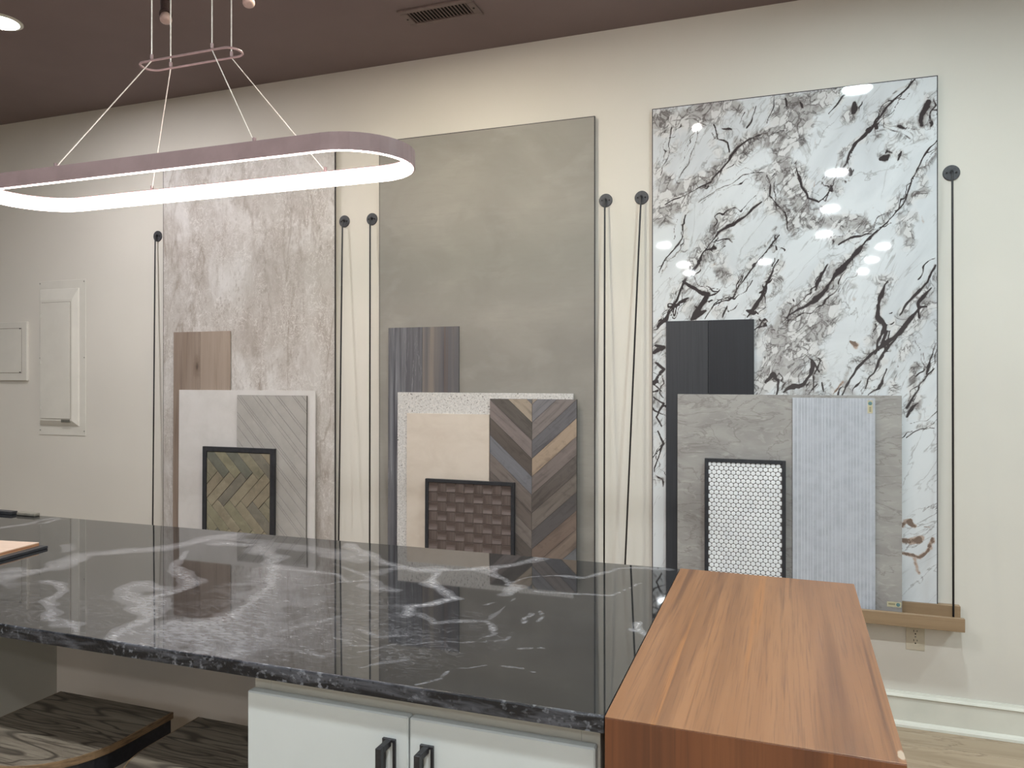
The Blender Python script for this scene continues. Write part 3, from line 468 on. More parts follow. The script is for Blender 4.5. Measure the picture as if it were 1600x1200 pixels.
def fd(X, Y):
    # the main veins, and thinner side strands that wander off and rejoin them
    m = wmod(X, Y)
    f = lines(*warp(X, Y, .014), MV, 1.0, mod=m)
    for k in range(2):
        f = np.maximum(f, .82*lines(*warp(X, Y, .05), MV, .5, mod=wmod(X, Y))*(vnoise(X, Y, 9) > -.08))
    return f
def fb(X, Y): return lines(*warp(X, Y, .02), MB_, 1.15, taper=False, mod=wmod(X, Y))
def fg(X, Y):
    return np.maximum(lines(*warp(X, Y, .05), MG, 1.9, taper=False), .5*lines(*warp(X, Y, .04), MV, 4.5, taper=False, mod=wmod(X, Y)))
me = grid_mesh('slab', 0, MW[2], 0, PH, .0037, dict(dark=fd, brown=fb, grey=fg), lambda X, Y: np.stack([X, X*0-.010, Y], -1), box(0, MW[2], -.0098, 0, 0, PH), [M['marble']])
link('slab', me, PAN[2])

# ============================================================ LEDGES AND HANGING RODS
LZ = .455
LED = [(-3.62, -2.24), (-2.14, -.772), (-.766, .678)]
ll = ['wooden sample ledge under the leftmost taupe stone panel', 'wooden sample ledge under the middle grey panel', 'wooden sample ledge with a raised lip under the white marble panel']
for (a, b), lab in zip(LED, ll):
    t = thing('display_ledge', lab, 'ledge', ((a+b)/2, 0, LZ), group='oak ledges holding the tile samples'); h = (b-a)/2
    box(-h, h, -.030, 0, 0, .082).build('backboard', M['ledge'], t, bevel=.0012)
    box(-h, h, -.100, -.0305, 0, .018).build('ledge_base', M['ledge'], t, bevel=.001)
    box(-h, h, -.119, -.1005, 0, .055).build('front_lip', M['ledge'], t, bevel=.0015)
RODS = [(-3.619, -3.568), (-2.304, -2.284), (-2.131, -2.092), (-.835, -.822), (-.660, -.727), (.649, .640)]
rl = ['thin black rod on a round plate left of the taupe stone panel', 'thin black rod on a round plate just right of the taupe stone panel',
      'thin black rod on a round plate just left of the middle grey panel', 'thin black rod on a round plate just right of the middle grey panel',
      'thin black rod on a round plate just left of the white marble panel', 'thin black rod on a round plate right of the white marble panel']
for (xt, xb), lab in zip(RODS, rl):
    t = thing('hanging_rod', lab, 'rod', (xt, 0, 2.355), group='black rods holding up the ledges')
    m = MB(); n = 28; R = .033
    ring = lambda r, y: [(math.cos(k*2*math.pi/n)*r, y, math.sin(k*2*math.pi/n)*r) for k in range(n)]
    m.loft([ring(R, 0), ring(R, -.004), ring(R-.002, -.006)]); m.build('wall_plate', M['gunmetal'], t)
    dx = xb-xt; zb = LZ+.019-2.355
    MB().tube([(0, -.006, .004), (0, -.016, .004), (0, -.0205, -.001), (0, -.022, -.010), (0, -.0225, -.02), (dx, -.0945, zb)], .0042, 10).build('rod', M['black'], t, smooth=True)
    MB().disc_y(0, .004, .0085, -.006, -.0095, 16).build('boss', M['black'], t)
    for sx in (-.018, .018): MB().disc_y(sx, 0, .004, -.006, -.0078, 12).build('screw', M['dark_hole'], t)

# ============================================================ TILE SAMPLES ON THE LEDGES
SZ = LZ+.0185          # top of the ledge base
def sample(name, label, x0, x1, top, yb, cat='tile sample', group='tile samples leaning on the ledges', tilt=.5):
    t = thing(name, label, cat, ((x0+x1)/2, yb, SZ), (math.radians(-tilt), 0, 0), group)
    return t, (x1-x0)/2, top-SZ
def slab(t, h, H, mat, th=.009, name='tile'):
    return box(-h, h, -th, 0, 0, H).build(name, mat, t, bevel=.0008)
# --- left group
t, h, H = sample('plank_sample', 'pair of rosy oak plank tiles with a knot, behind the white tile at left', -3.467, -3.053, 1.764, -.033, tilt=.38)
xm = -3.266-(-3.467+-3.053)/2
box(-h, xm-.0006, -.009, 0, 0, H).build('plank', M['plank1'], t, bevel=.0008); box(xm+.0006, h, -.009, 0, 0, H).build('plank', M['plank1b'], t, bevel=.0008)
t, h, H = sample('white_tile', 'large plain off-white stone tile leaning at the leftmost panel', -3.414, -2.464, 1.419, -.045)
slab(t, h, H, M['white_tile'])
t, h, H = sample('lined_tile', 'greige tile with fine diagonal grooves leaning on the off-white tile', -2.983, -2.511, 1.391, -.0575)
box(-h, h, -.0065, 0, 0, H).build('tile_back', M['diag_back'], t)
sl = 1.06; cs = [.078, .062, .017, .082, .02, .016, .09, .03, .06, .075, .02, .1, .016, .05]
c0 = -h*sl-.05; k = 0
while c0 < H+h*sl:
    c1 = c0+cs[k % len(cs)]; k += 1
    poly = clip([(-1, c0+sl), (1, c0-sl), (1, c1-sl), (-1, c1+sl)], -h, h, 0, H)
    if poly:
        m = piece(poly, -.0066, -.009, .0022, .0004)
        if m: m.build('strip', M['diag'], t)
    c0 = c1
def framed(t, h, H, mats, fw, depth=.02):
    m = MB()
    b = .0015
    m.box(-h, -h+fw, -depth, 0, 0, H); m.box(h-fw, h, -depth, 0, 0, H); m.box(-h+fw, h-fw, -depth, 0, H-fw, H); m.box(-h+fw, h-fw, -depth, 0, 0, fw)
    m.build('frame', M['frame'], t, bevel=.001)
    box(-h+fw, h-fw, -.012, -.001, fw, H-fw).build('backing', mats, t)
t, h, H = sample('herringbone_frame', 'black framed olive brick herringbone sample at the leftmost panel', -3.207, -2.708, 1.092, -.069, group='framed mosaic samples on the ledges')
framed(t, h, H, M['dark_grout'], .027)
pal = [(148, 142, 116), (140, 135, 114), (135, 129, 111), (154, 147, 122), (124, 119, 108), (112, 112, 102), (142, 132, 114), (148, 139, 120), (130, 121, 105)]
om = [layered('olive_brick', S(*c), [dict(c=S(*[int(v*.88) for v in c]), scale=(14, 14, 14), lo=.42, hi=.66, detail=6, dist=.5),
      dict(c=S(*[min(255, int(v*1.12)) for v in c]), scale=(30, 30, 30), lo=.55, hi=.72, amt=.6)], rough=.36, bump=((40, 40, 40), 4, .3)) for c in pal]
W = .0575; nL = 4; ca = math.sqrt(.5)
ox, oz = -.02, .275
for i in range(-12, 14):
    for j in range(-6, 7):
        for kind in (0, 1):
            bx, bz = i+j*nL, i-j*nL
            q = [(0, 0), (nL, 0), (nL, 1), (0, 1)] if kind == 0 else [(nL, 1-nL), (nL+1, 1-nL), (nL+1, 1), (nL, 1)]
            q = [((bx+a)*W, (bz+b)*W) for a, b in q]
            # quarter-turn lattice swung by 45 degrees so the zigzag runs level
            q = [((a+b)*ca+ox, (b-a)*ca+oz) for a, b in q]
            q = [(-b_+oz+ox, a_+oz*0) for a_, b_ in q] if False else q
            poly = clip(q, -h+.029, h-.029, .029, H-.029)
            if poly and abs(area(poly)) > 6e-5:
                m = piece(poly, -.012, -.0155-random.random()*.0022, .0026, .0011)
                if m: m.build('brick', random.choice(om), t)
# --- middle group
t, h, H = sample('plank_sample', 'pair of blue-grey weathered plank tiles behind the terrazzo tile', -2.013, -1.602, 1.758, -.033, tilt=.38)
xm = -1.811-(-2.013-1.602)/2
box(-h, xm-.0006, -.009, 0, 0, H).build('plank', M['plank2'], t, bevel=.0008); box(xm+.0006, h, -.009, 0, 0, H).build('plank', M['plank2b'], t, bevel=.0008)
t, h, H = sample('terrazzo_tile', 'pale grey speckled terrazzo tile behind the beige and chevron tiles', -1.951, -.986, 1.414, -.045)
slab(t, h, H, M['terrazzo'])
t, h, H = sample('beige_tile', 'plain beige tile leaning on the terrazzo tile, left of the chevron', -1.889, -1.422, 1.305, -.0575)
slab(t, h, H, M['beige'], .0085)
t, h, H = sample('chevron_tile', 'weathered wood chevron tile in grey and tan at the middle panel', -1.418, -.965, 1.385, -.0575)
box(-h, h, -.0105, 0, 0, H).build('tile_back', M['diag_back'], t)
cr = [(152, 141, 129), (117, 115, 119), (122, 114, 112), (99, 97, 101), (157, 139, 122), (116, 106, 103), (94, 87, 84), (112, 104, 99), (88, 84, 85), (114, 99, 91), (122, 108, 99), (106, 107, 111), (116, 107, 102), (98, 93, 91)]
cl = [(112, 111, 114), (154, 141, 127), (90, 84, 80), (122, 112, 110), (87, 79, 75), (112, 112, 118), (114, 105, 101), (102, 93, 89), (114, 106, 102), (89, 82, 79), (96, 90, 88), (110, 102, 98), (90, 84, 82), (100, 95, 92)]
def chev(c, sgn, idx):
    r = 42*sgn
    def sc(x, z): return (x, x, z)
    d = tuple(int(v*.74) for v in c); l = tuple(min(255, int(v*1.14)) for v in c)
    o = (idx*1.7, idx*.9, idx*2.3)
    return layered('chevron_plank', S(*c), [dict(c=S(*d), scale=(5, 5, 46), rot=r, lo=.5, hi=.72, detail=6, dist=.6, amt=.85),
        dict(c=S(*l), scale=(4, 4, 60), rot=r, lo=.54, hi=.75, detail=5, amt=.6), dict(c=S(*d), scale=(26, 26, 30), lo=.56, hi=.72, detail=5, amt=.45)], rough=.45, bump=((60, 60, 60), 4, .2))
xm = -1.193-(-1.418-.965)/2; sl = .9; zt = 1.359-SZ
for side in (1, -1):
    for k in range(-4, 14):
        z1 = zt-.0897*(k-1); z0 = z1-.0897
        # plank band rises outwards from the spine
        if side == 1: poly = [(xm, z0), (xm+1, z0+sl), (xm+1, z1+sl), (xm, z1)]
        else: poly = [(xm-1, z0+sl), (xm, z0), (xm, z1), (xm-1, z1+sl)]
        poly = clip(poly, -h, h, 0, H)
        if not poly or abs(area(poly)) < 2e-5: continue
        m = piece(poly, -.0105, -.013, .0014, .0005)
        if m: m.build('plank', chev((cr if side == 1 else cl)[k % 14], side, k), t)
t, h, H = sample('basketweave_frame', 'black framed brown basketweave mosaic sample at the middle panel', -1.768, -1.279, .969, -.0725, group='framed mosaic samples on the ledges')
framed(t, h, H, M['weave_line'], .017, .021)
cw = (2*h-.034)/9; rows = int((H-.034)/cw)+1
def wv(kind, cwid, ch):
    m = MB(); n = 6
    if kind == 0:      # scooped block, hollow across its height
        prof = [(-.0122, .0010), (-.0165, .0014)]+[(-.0165+.0042*math.sin(math.pi*k/6), .004+(ch-.008)*k/6) for k in range(0, 7)]+[(-.0165, ch-.0014), (-.0122, ch-.0010)]
        m.loft([[(a, y, z) for y, z in prof] for a in (.0010, cwid-.0010)])
    else:              # bulging block, rounded across its width
        prof = [(.0010+(cwid-.0020)*k/6, -.0142-.0030*math.sin(math.pi*k/6)) for k in range(7)]+[(cwid-.0010, -.0125), (.0010, -.0125)]
        m.loft([[(x, y, z) for x, y in prof] for z in (.0012, ch-.0012)])
    return m.mesh('block', M['weave_h'] if kind == 0 else M['weave'])
bm_ = [wv(0, cw, cw*.98), wv(1, cw, cw*.98)]
short = H-.034-(rows-1)*cw*.98
for r in range(rows):
    for c in range(9):
        z = H-.017-(r+1)*cw*.98
        if z < .017: continue
        o = link('block', bm_[0 if (r+c) % 2 == 0 else 1], t); o.location = (-h+.017+c*cw, 0, z)
# --- right group
t, h, H = sample('plank_sample', 'charcoal and black pair of plank tiles in front of the white marble', -.539, -.144, 1.757, -.033, tilt=.38)
xm = -.346-(-.539-.144)/2
box(-h, xm-.0006, -.009, 0, 0, H).build('plank', M['plank3'], t, bevel=.0008); box(xm+.0006, h, -.009, 0, 0, H).build('plank', M['plank3b'], t, bevel=.0008)
def sticker(t, x, z, vertical, y):
    a, b = (.020, .055) if vertical else (.055, .022)
    s = box(x, x+a, y-.0006, y, z, z+b).build('sticker', M['sticker'], t)
    m = MB()
    if vertical:
        m.disc_y(x+a/2, z+b-.013, .0082, y-.0006, y-.0010, 20); m.build('printed_dot', M['teal'], s)
        m2 = MB()
        for k in range(4): m2.box(x+.006, x+.014, y-.0010, y-.0006, z+.007+k*.0055, z+.0105+k*.0055)
        m2.build('printed_text', M['print'], s)
    else:
        m.disc_y(x+a-.012, z+b/2, .0078, y-.0006, y-.0010, 20); m.build('printed_dot', M['teal'], s)
        m2 = MB()
        for k in range(5): m2.box(x+.006+k*.0052, x+.0098+k*.0052, y-.0010, y-.0006, z+.009, z+.0155)
        m2.build('printed_text', M['print'], s)
t, h, H = sample('grey_tile', 'large grey slate look tile with a sticker at its lower right corner', -.484, .456, 1.415, -.045)
slab(t, h, H, M['grey_stone']); sticker(t, h-.058, .0425, False, -.009)
t, h, H = sample('ribbed_tile', 'pale blue-grey ribbed tile with a sticker at its top right corner', .019, .352, 1.403, -.0575)
slab(t, h, H, M['ribbed'], .008)
m = MB(); x = -h+.004
random.seed(5)
while x < h-.006:
    wd = random.choice((.0022, .003, .0036)); m.box(x, x+wd, -.0098, -.008, .001, H-.001); x += wd+random.choice((.008, .011, .0125, .016))
rb = m.build('raised_ribs', M['rib'], t); rb['kind'] = 'stuff'
sticker(t, h-.030, H-.064, True, -.0098)
t, h, H = sample('penny_frame', 'black framed white penny round mosaic sample in front of the grey tile', -.357, -.008, 1.124, -.069, group='framed mosaic samples on the ledges')
framed(t, h, H, M['grout'], .016)
m = MB(); pitch = .0212; r = .0099; row = 0; z = H-.016-.009
while z > .03:
    n = int((2*h-.032)/pitch)+1
    for k in range(n+1):
        cx = -h+.016+.004+k*pitch+(pitch/2 if row % 2 else 0)
        if cx > h-.0175 or cx < -h+.0175: continue
        ring = lambda q, y: [(max(-h+.0165, min(h-.0165, cx+math.cos((p+.5)*math.pi/6)*q)), y, z+math.sin((p+.5)*math.pi/6)*q) for p in range(12)]
        m.loft([ring(r, -.012), ring(r, -.0145), ring(r*.8, -.0158)])
    z -= pitch*.866; row += 1
pn = m.build('penny_tiles', M['penny'], t); pn['kind'] = 'stuff'

# ============================================================ WALL FITTINGS
t = thing('breaker_panel', 'white painted electrical panel cover on the wall left of the panels', 'electrical panel', (-4.405, 0, 1.12))
box(-.203, .203, -.004, 0, 0, 1.0).build('cover_plate', M['plate'], t, bevel=.0015)
m = MB(); rg = lambda x0, x1, z0, z1, y: [(x0, y, z0), (x1, y, z0), (x1, y, z1), (x0, y, z1)]
m.loft([rg(-.186, .150, .062, .945, -.004), rg(-.186, .148, .064, .943, -.010), rg(-.165, .112, .095, .872, -.026)]); m.build('raised_cover', M['plate'], t)
box(-.152, .100, -.0262, -.0258, .106, .858).build('door_gap_shade', M['gap'], t)  # thin sheet coloured as the shade around the door
d = box(-.155, .097, -.030, -.0263, .108, .855).build('panel_door', M['plate'], t, bevel=.0015)
box(.02, .095, -.0285, -.018, .085, .103).build('latch', M['screw'], t, bevel=.001)
for z in (.76, .46, .165): box(-.160, -.153, -.033, -.026, z, z+.022).build('hinge', M['plate'], t)
for x, z in ((-.192, .985), (.19, .985), (-.192, .5), (.192, .5), (-.19, .03), (.192, .03)): MB().disc_y(x, z, .004, -.004, -.0062, 12).build('screw', M['screw'], t)
t = thing('access_cover', 'white flat access cover with a door on the wall at the far left', 'wall cover', (-4.98, 0, 1.472))
box(-.277, .277, -.016, 0, 0, .388).build('cover_plate', M['plate'], t, bevel=.002)
box(-.235, .233, -.0164, -.0158, .050, .347).build('door_gap_shade', M['gap'], t)  # shade line of this door, also a coloured sheet
box(-.232, .230, -.0185, -.0165, .053, .343).build('panel_door', M['plate'], t, bevel=.0008)
for z in (.052, .340): box(.215, .228, -.021, -.0185, z, z+.006).build('latch', M['dark_hole'], t)
t = thing('wall_outlet', 'almond duplex power outlet on the wall below the marble ledge', 'outlet', (.513, 0, .326))
box(-.036, .036, -.005, 0, 0, .116).build('cover_plate', M['almond'], t, bevel=.0015)
for z in (.038, .078):
    m = MB(); n = 20
    pts = [(max(-.014, min(.014, math.cos(k*2*math.pi/n)*.017)), z+math.sin(k*2*math.pi/n)*.0165) for k in range(n)]
    m.loft([[(x, -.005, q) for x, q in pts], [(x, -.0068, q) for x, q in pts]]); rc = m.build('receptacle', M['almond'], t)
    s = MB(); s.box(-.0075, -.0052, -.0074, -.0066, z+.001, z+.010); s.box(.0052, .0075, -.0074, -.0066, z+.002, z+.009); s.disc_y(0, z-.007, .003, -.0066, -.0074, 10)
    s.build('slots', M['dark_hole'], rc)
MB().disc_y(0, .058, .003, -.005, -.0066, 10).build('screw', M['screw'], t)

# ============================================================ ISLAND
CT = .914
t = thing('countertop', 'glossy black granite countertop with grey veins on the island', 'countertop', (0, 0, CT))
cx0 = -3.72
def cconv(X, Y):
    # the right end follows the slightly skewed side of the walnut block
    xr = -.2955+(-.3075+.2955)*(Y+2.389)/(1.073)
    u = (X-cx0)/(-.30-cx0); return np.stack([cx0+u*(xr-cx0), Y, X*0], -1)
def cwarp(X, Y, amp): 
    a = vnoise(X, Y, 5)*2+vnoise(X, Y, 12)+vnoise(X, Y, 30)*.5; b = vnoise(X, Y, 5)*1.2+vnoise(X, Y, 12)*.6+vnoise(X, Y, 30)*.3
    return X+a*amp, Y+b*amp
cb = lambda X, Y: lines(*cwarp(X, Y, .028), CB, 1.9, soft=2.0, taper=False, mod=np.clip(.9+1.5*vnoise(X, Y, 6)+1.2*vnoise(X, Y, 15), .3, 2.2))
cz = lambda X, Y: np.maximum(lines(*cwarp(X, Y, .05), CZ, 1.5, taper=False), .10+.5*np.clip(vnoise(X, Y, 2.2)+.15, 0, 1))
ex = MB().loft([[(cx0, -2.386, z), (-.2957, -2.386, z), (-.3075, -1.319, z), (cx0, -1.319, z)] for z in (-.030, -.0035)])
bev = MB()
e2 = [(cx0, -2.386), (-.2957, -2.386), (-.3075, -1.319), (cx0, -1.319)]
e1 = [(cx0, -2.3825), (-.2957, -2.3825), (-.3075, -1.3225), (cx0, -1.3225)]
ex.loft([[(x, y, -.0035) for x, y in e2], [(x, y, -.0012) for x, y in [(cx0, -2.385), (-.2957, -2.385), (-.3075, -1.320), (cx0, -1.320)]], [(x, y, -.00005) for x, y in e1]], cap=False)
me = grid_mesh('slab', cx0, -.30, -2.3825, -1.3225, .0095, dict(band=cb, wisp=cz), cconv, ex, [M['counter'], M['counter_edge']])
link('slab', me, t)

t = thing('base_cabinet', 'white island base cabinet with two doors under the countertop', 'cabinet', (-.684, -2.335, 0))
# carcass in local coordinates, front of the face frame at y = 0
m = MB(); m.box(-.356, -.338, .02, .85, .1, .882); m.box(.352, .370, .02, .85, .1, .882); m.box(-.338, .352, .02, .85, .1, .118); m.box(-.338, .352, .832, .85, .118, .882)
m.build('carcass', M['frame_paint'], t)
box(-.34, .355, .07, .09, 0, .1).build('toe_kick', M['knee_end'], t)
m = MB(); m.box(-.372, -.332, 0, .019, .1, .8835); m.box(.336, .3705, 0, .019, .1, .8835); m.box(-.332, .336, 0, .019, .826, .8835); m.box(-.332, .336, 0, .019, .1, .14); m.box(-.02, .025, 0, .019, .14, .826)
m.build('face_frame', M['frame_paint'], t, bevel=.001)
for a, b, hx in ((-.3725, .0005, -.0385), (.0035, .3665, .042)):
    d = box(a, b, -.024, -.0015, .112, .842).build('door', M['white_lacquer'], t, bevel=.0028)
    m = MB(); x = hx
    z1 = .797; z0 = z1-.16
    for q in ((x-.014, x+.014, z1-.006, z1), (x-.014, x+.014, z0, z0+.006), (x-.014, x-.0085, z0+.006, z1-.006), (x+.0085, x+.014, z0+.006, z1-.006)): m.box(q[0], q[1], -.030, -.024, q[2], q[3])
    m.box(x-.006, x+.006, -.058, -.030, z1-.013, z1-.001); m.box(x-.006, x+.006, -.058, -.030, z0+.001, z0+.013)
    m.box(x-.006, x+.006, -.070, -.058, z0+.001, z1-.001)
    m.build('handle', M['black'], d, bevel=.0006)
t = thing('island_base', 'beige painted panels of the island knee space behind the stools', 'island base', (-2.1, -1.94, 0))
box(0, 1.055, 0, .02, 0, .8835).build('back_panel', M['knee'], t)
box(-.02, 0, -.42, .02, 0, .8835).build('end_panel', M['knee_end'], t)
m = MB(); m.box(-1.5, -.021, -.42, .55, .0, .8835); m.build('side_cabinet', M['frame_paint'], t, bevel=.002)
box(-.02, 1.055, .53, .55, 0, .8835).build('rear_panel', M['frame_paint'], t)
# walnut block at the island's right end
t = thing('walnut_block', 'reddish walnut veneer box closing the right end of the island', 'wooden block', (0, 0, 0))
q = [(-.2935, -2.388), (.168, -2.392), (.1745, -1.327), (-.3060, -1.313)]
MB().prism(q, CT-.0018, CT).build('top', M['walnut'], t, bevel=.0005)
ins = lambda a: [(q[0][0]+a, q[0][1]+a), (q[1][0]-a, q[1][1]+a), (q[2][0]-a, q[2][1]-a), (q[3][0]+a, q[3][1]-a)]
i1 = ins(.02); z1 = CT-.0019
MB().prism([q[0], q[1], i1[1], i1[0]], 0, z1).build('front_panel', M['walnut_front'], t, bevel=.0008)
MB().prism([q[1], q[2], i1[2], i1[1]], 0, z1).build('side_panel', M['walnut_front'], t, bevel=.0008)
MB().prism([q[3], q[0], i1[0], i1[3]], 0, z1).build('side_panel', M['walnut_front'], t, bevel=.0008)
MB().prism([q[2], q[3], i1[3], i1[2]], 0, z1).build('back_panel', M['walnut_front'], t, bevel=.0008)

# ============================================================ STOOLS
def dshape(hw, yb, ys, yf, n=18):
    p = [(-hw, yb), (-hw, ys)]
    for k in range(1, n):
        a = math.pi*k/n; p.append((-hw*math.cos(a)**1 if True else 0, ys-(ys-yf)*math.sin(a)))
    p += [(hw, ys), (hw, yb)]
    return p[::1]
def stool(x, label):
    t = thing('bar_stool', label, 'stool', (x, -2.07, 0), group='wooden stools under the counter')
    P = dshape(.2, 0, -.165, -.362)
    P2 = dshape(.197, -.002, -.165, -.359)
    m = MB(); m.loft([[(a, b, .592) for a, b in P2], [(a, b, .6085) for a, b in P2], [(a*.995, b*.995, .6095) for a, b in P2]]); m.build('seat', M['stool'], t)
    m = MB(); r = lambda P, z: [(a, b, z) for a, b in P]
    P3 = dshape(.2005, .0005, -.165, -.3625)
    n = len(P)
    m.v += r(P2, .592)+r(P3, .592)+r(P3, .6085)+r(P2, .6093)
    for i in range(n):
        j = (i+1) % n
        for k in range(4):
            k2 = (k+1) % 4; m.f.append((k*n+i, k*n+j, k2*n+j, k2*n+i))
    m.build('seat_edge', M['stool_edge'], t)
    P4 = dshape(.196, -.004, -.165, -.356); m = MB(); m.loft([r(P4, .548), r(P4, .5918)]); m.build('apron', M['black'], t)
    for sx in (-1, 1):
        for yy in (-.03, -.27):
            b = MB(); xx = sx*.15
            b.loft([[(xx+sx*.02+dx, yy+(.02 if yy > -.1 else -.02)+dy, 0) for dx, dy in ((-.012, -.012), (.012, -.012), (.012, .012), (-.012, .012))],
                    [(xx+dx, yy+dy, .548) for dx, dy in ((-.012, -.012), (.012, -.012), (.012, .012), (-.012, .012))]]); b.build('leg', M['black'], t)
    m = MB(); z = .2; a = .163; 
    m.box(-a, a, -.292, -.276, z, z+.016); m.box(-a, a, -.024, -.008, z, z+.016); m.box(-a-.004, -a+.012, -.276, -.024, z, z+.016); m.box(a-.012, a+.004, -.276, -.024, z, z+.016)
    m.build('footrest', M['black'], t)
    return t
stool(-1.727, 'grey oak bar stool with black band under the counter, left of the two')
stool(-1.244, 'grey oak bar stool half hidden behind the white cabinet')

# ============================================================ THINGS ON THE COUNTER
t = thing('sample_board', 'black sample board lying under a pale plank at the counter left end', 'sample board', (-2.354, -1.764, CT+.0006), (0, 0, math.radians(8)))
box(-.62, 0, -.31, 0, 0, .009).build('board', M['frame'], t, bevel=.001)
t = thing('plank_board', 'pale pinkish wood plank lying on the black sample board', 'plank', (-2.380, -1.776, CT+.0100), (0, 0, math.radians(8)))
box(-.58, 0, -.28, 0, 0, .009).build('core', M['ply'], t)
box(-.58, 0, -.28, 0, .0091, .0115).build('wear_layer', M['pink_wood'], t, bevel=.0006)
tag(box(-3.50, -3.07, -1.355, -1.325, CT+.0004, CT+.0135).build('stone_strip', M['frame'], bevel=.001), 'thin black stone strip lying along the back edge of the counter', 'strip')
tag(box(-3.045, -2.94, -1.352, -1.324, CT+.0004, CT+.0135).build('metal_strip', M['strip'], bevel=.003), 'short grey strip with a rounded end at the counter back edge', 'strip')

# ============================================================ PENDANT
def stadium(x0, x1, y0, y1, n=20):
    r = (y1-y0)/2; cy = (y0+y1)/2; p = []
    for k in range(n+1):
        a = -math.pi/2+math.pi*k/n; p.append((x1-r+math.cos(a)*r, cy+math.sin(a)*r))
    for k in range(n+1):
        a = math.pi/2+math.pi*k/n; p.append((x0+r+math.cos(a)*r, cy+math.sin(a)*r))
    return p
t = thing('pendant_lamp', 'glowing oval ring pendant lamp hanging on wires over the counter', 'lamp', (-1.70, -1.85, 2.065))
HX, HY = .7525, .164
def band(o, i, z0, z1):
    """closed band between the outlines inset by o and i, from z0 to z1"""
    A = stadium(-HX+o, HX-o, -HY+o, HY-o); B = stadium(-HX+i, HX-i, -HY+i, HY-i); n = len(A); m = MB()
    m.v += [(x, y, z0) for x, y in A]+[(x, y, z1) for x, y in A]+[(x, y, z1) for x, y in B]+[(x, y, z0) for x, y in B]
    for k in range(n):
        j = (k+1) % n
        for a in range(4):
            b = (a+1) % 4; m.f.append((a*n+k, a*n+j, b*n+j, b*n+k))
    return m
hs = band(0, .004, .001, .046).build('housing', M['lamp_body'], t)
band(.0042, .014, .0435, .046).build('housing_top', M['lamp_body'], t)
band(.0042, .014, 0, .043).build('diffuser', M['ring_glow'], t)
n0 = 2.4365-2.065
sx0, sx1, sy0, sy1 = -1.847+1.70, -1.489+1.70, -1.886+1.85, -1.822+1.85
MB().tube([(x, y, n0) for x, y in stadium(sx0, sx1, sy0, sy1, 14)], .0032, 6, closed=True).build('spreader_ring', M['lamp_body'], t)
top = 3.155-2.065
for (ax, ay), (bx, by) in (((-.083, sy0), (-.33, -HY+.012)), ((-.073, sy1), (-.27, HY-.012)), ((.139, sy0), (.378, -HY+.012)), ((.154, sy1), (.395, HY-.012))):
    MB().tube([(ax, ay, n0), (ax, ay, top)], .0019, 6).build('upper_cable', M['cable'], t)
    MB().tube([(bx, by, .046), (ax, ay, n0)], .0016, 6).build('lower_cable', M['cable'], t)
    MB().cyl(bx, by, .005, .046, .058, 10).build('cable_grip', M['lamp_body'], t)
    MB().cyl(ax, ay, .0045, n0+.004, n0+.018, 8).build('cable_stop', M['lamp_body'], t)
MB().prism(stadium(-.16, .23, -.07, .06), top, 3.1848-2.065).build('canopy', M['lamp_body'], t)

# ============================================================ CEILING FITTINGS
dl = ['round ceiling downlight at the top left corner of the picture']+['round recessed downlight in the dark ceiling']*16
cols = {}
for k, (x, y, c) in enumerate(DOWN):
    if k == 0: lab = dl[0]
    else: lab = 'round recessed ceiling downlight outside the picture, some of the set added to light the showroom evenly'
    t = thing('ceiling_downlight', lab, 'downlight', (x, y, CZ_), group='downlights outside the picture' if k else None)
    if c not in cols:
        n = 32; rg = lambda r, z: [(math.cos(a*2*math.pi/n)*r, math.sin(a*2*math.pi/n)*r, z) for a in range(n)]
        m = MB(); m.loft([rg(.095, 0), rg(.095, -.004), rg(.088, -.008), rg(.078, -.008), rg(.078, 0)], cap=False)
        m2 = MB(); m2.loft([rg(.0778, -.0005), rg(.0778, -.0065), rg(.06, -.0075)])
        cols[c] = (m.mesh('trim_ring', M['trim']), m2.mesh('lens', M['lens'][c]))
    link('trim_ring', cols[c][0], t); link('lens', cols[c][1], t)
t = thing('ceiling_vent', 'rectangular air vent with louvres in the dark ceiling', 'vent', (-1.514, -.446, CZ_))
m = MB()
for a in ((-.185, .185, -.080, -.052), (-.185, .185, .052, .080), (-.185, -.150, -.052, .052), (.150, .185, -.052, .052)): m.box(a[0], a[1], a[2], a[3], -.010, 0)
m.build('vent_frame', M['vent'], t, bevel=.002)
box(-.15, .15, -.052, .052, -.0012, 0).build('duct_back', M['dark_hole'], t)
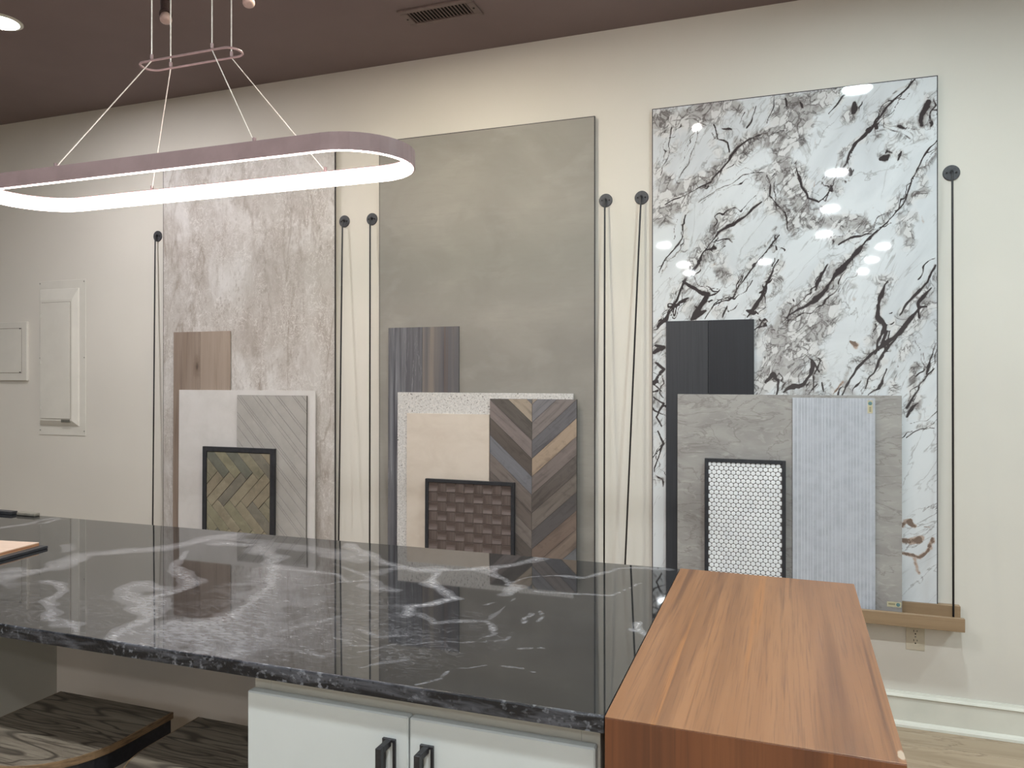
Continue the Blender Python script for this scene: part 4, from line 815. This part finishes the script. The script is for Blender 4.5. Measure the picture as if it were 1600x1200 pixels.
sl_ = MB(); sl_.loft([[(x, -.052, z) for x, z in ((-.007, -.0015), (-.0055, -.0015), (.007, -.0085), (.0055, -.0085))], [(x, .052, z) for x, z in ((-.007, -.0015), (-.0055, -.0015), (.007, -.0085), (.0055, -.0085))]])
sm = sl_.mesh('louvre', M['vent'])
for k in range(17):
    o = link('louvre', sm, t); o.location = (-.14+k*.0175, 0, 0)
for sx in (-.168, .168): MB().cyl(sx, 0, .005, -.0115, -.010, 10).build('screw', M['dark_hole'], t)
t = thing('light_track', 'black track on the ceiling that carries the small spotlights', 'track', (-1.4, -1.18, CZ_))
box(-1.25, 1.35, -.018, .018, -.020, 0).build('rail', M['vent'], t, bevel=.001)
M['track_head'] = layered('track_head_paint', S(70, 56, 56), [dict(c=S(62, 50, 50), scale=(60, 60, 60), lo=.4, hi=.6)], rough=.5)
def spot(x, label, lit, drop=.115):
    t = thing('track_spotlight', label, 'spotlight', (x, -1.18, CZ_-.0202), group=None)
    box(-.03, .03, -.016, .016, -.022, 0).build('adapter', M['track_head'], t, bevel=.002)
    MB().tube([(0, 0, -.022), (0, 0, -drop-.005)], .006, 8).build('stem', M['track_head'], t)
    d = Vector((.30, -.25, -.92)).normalized(); p = Vector((-.02, 0, -drop))
    body = [(0, .012), (.010, .018), (.055, .019), (.0745, .025), (.0785, .025)]
    MB().tube([p+d*a for a, r in body], .02, 16, radii=[r for a, r in body]).build('lamp_holder', M['track_head'], t, smooth=False)
    bulb = [(.079, .0175), (.092, .022), (.104, .0235), (.110, .0225), (.113, .010)] if not lit else [(.079, .0175), (.10, .0235), (.104, .021)]
    MB().tube([p+d*a for a, r in bulb], .03, 16, radii=[r for a, r in bulb]).build('lamp_glass', M['spot_lens'] if lit else M['white_glass'], t, smooth=not lit)
spot(-2.40, 'small dark track spotlight at the ceiling, left of the pendant wires', False)
spot(-1.99, 'small dark track spotlight at the top edge, right of the pendant wires', False)
spot(-.535, 'lit track spotlight above the picture, seen as a star in the marble', True, .045)
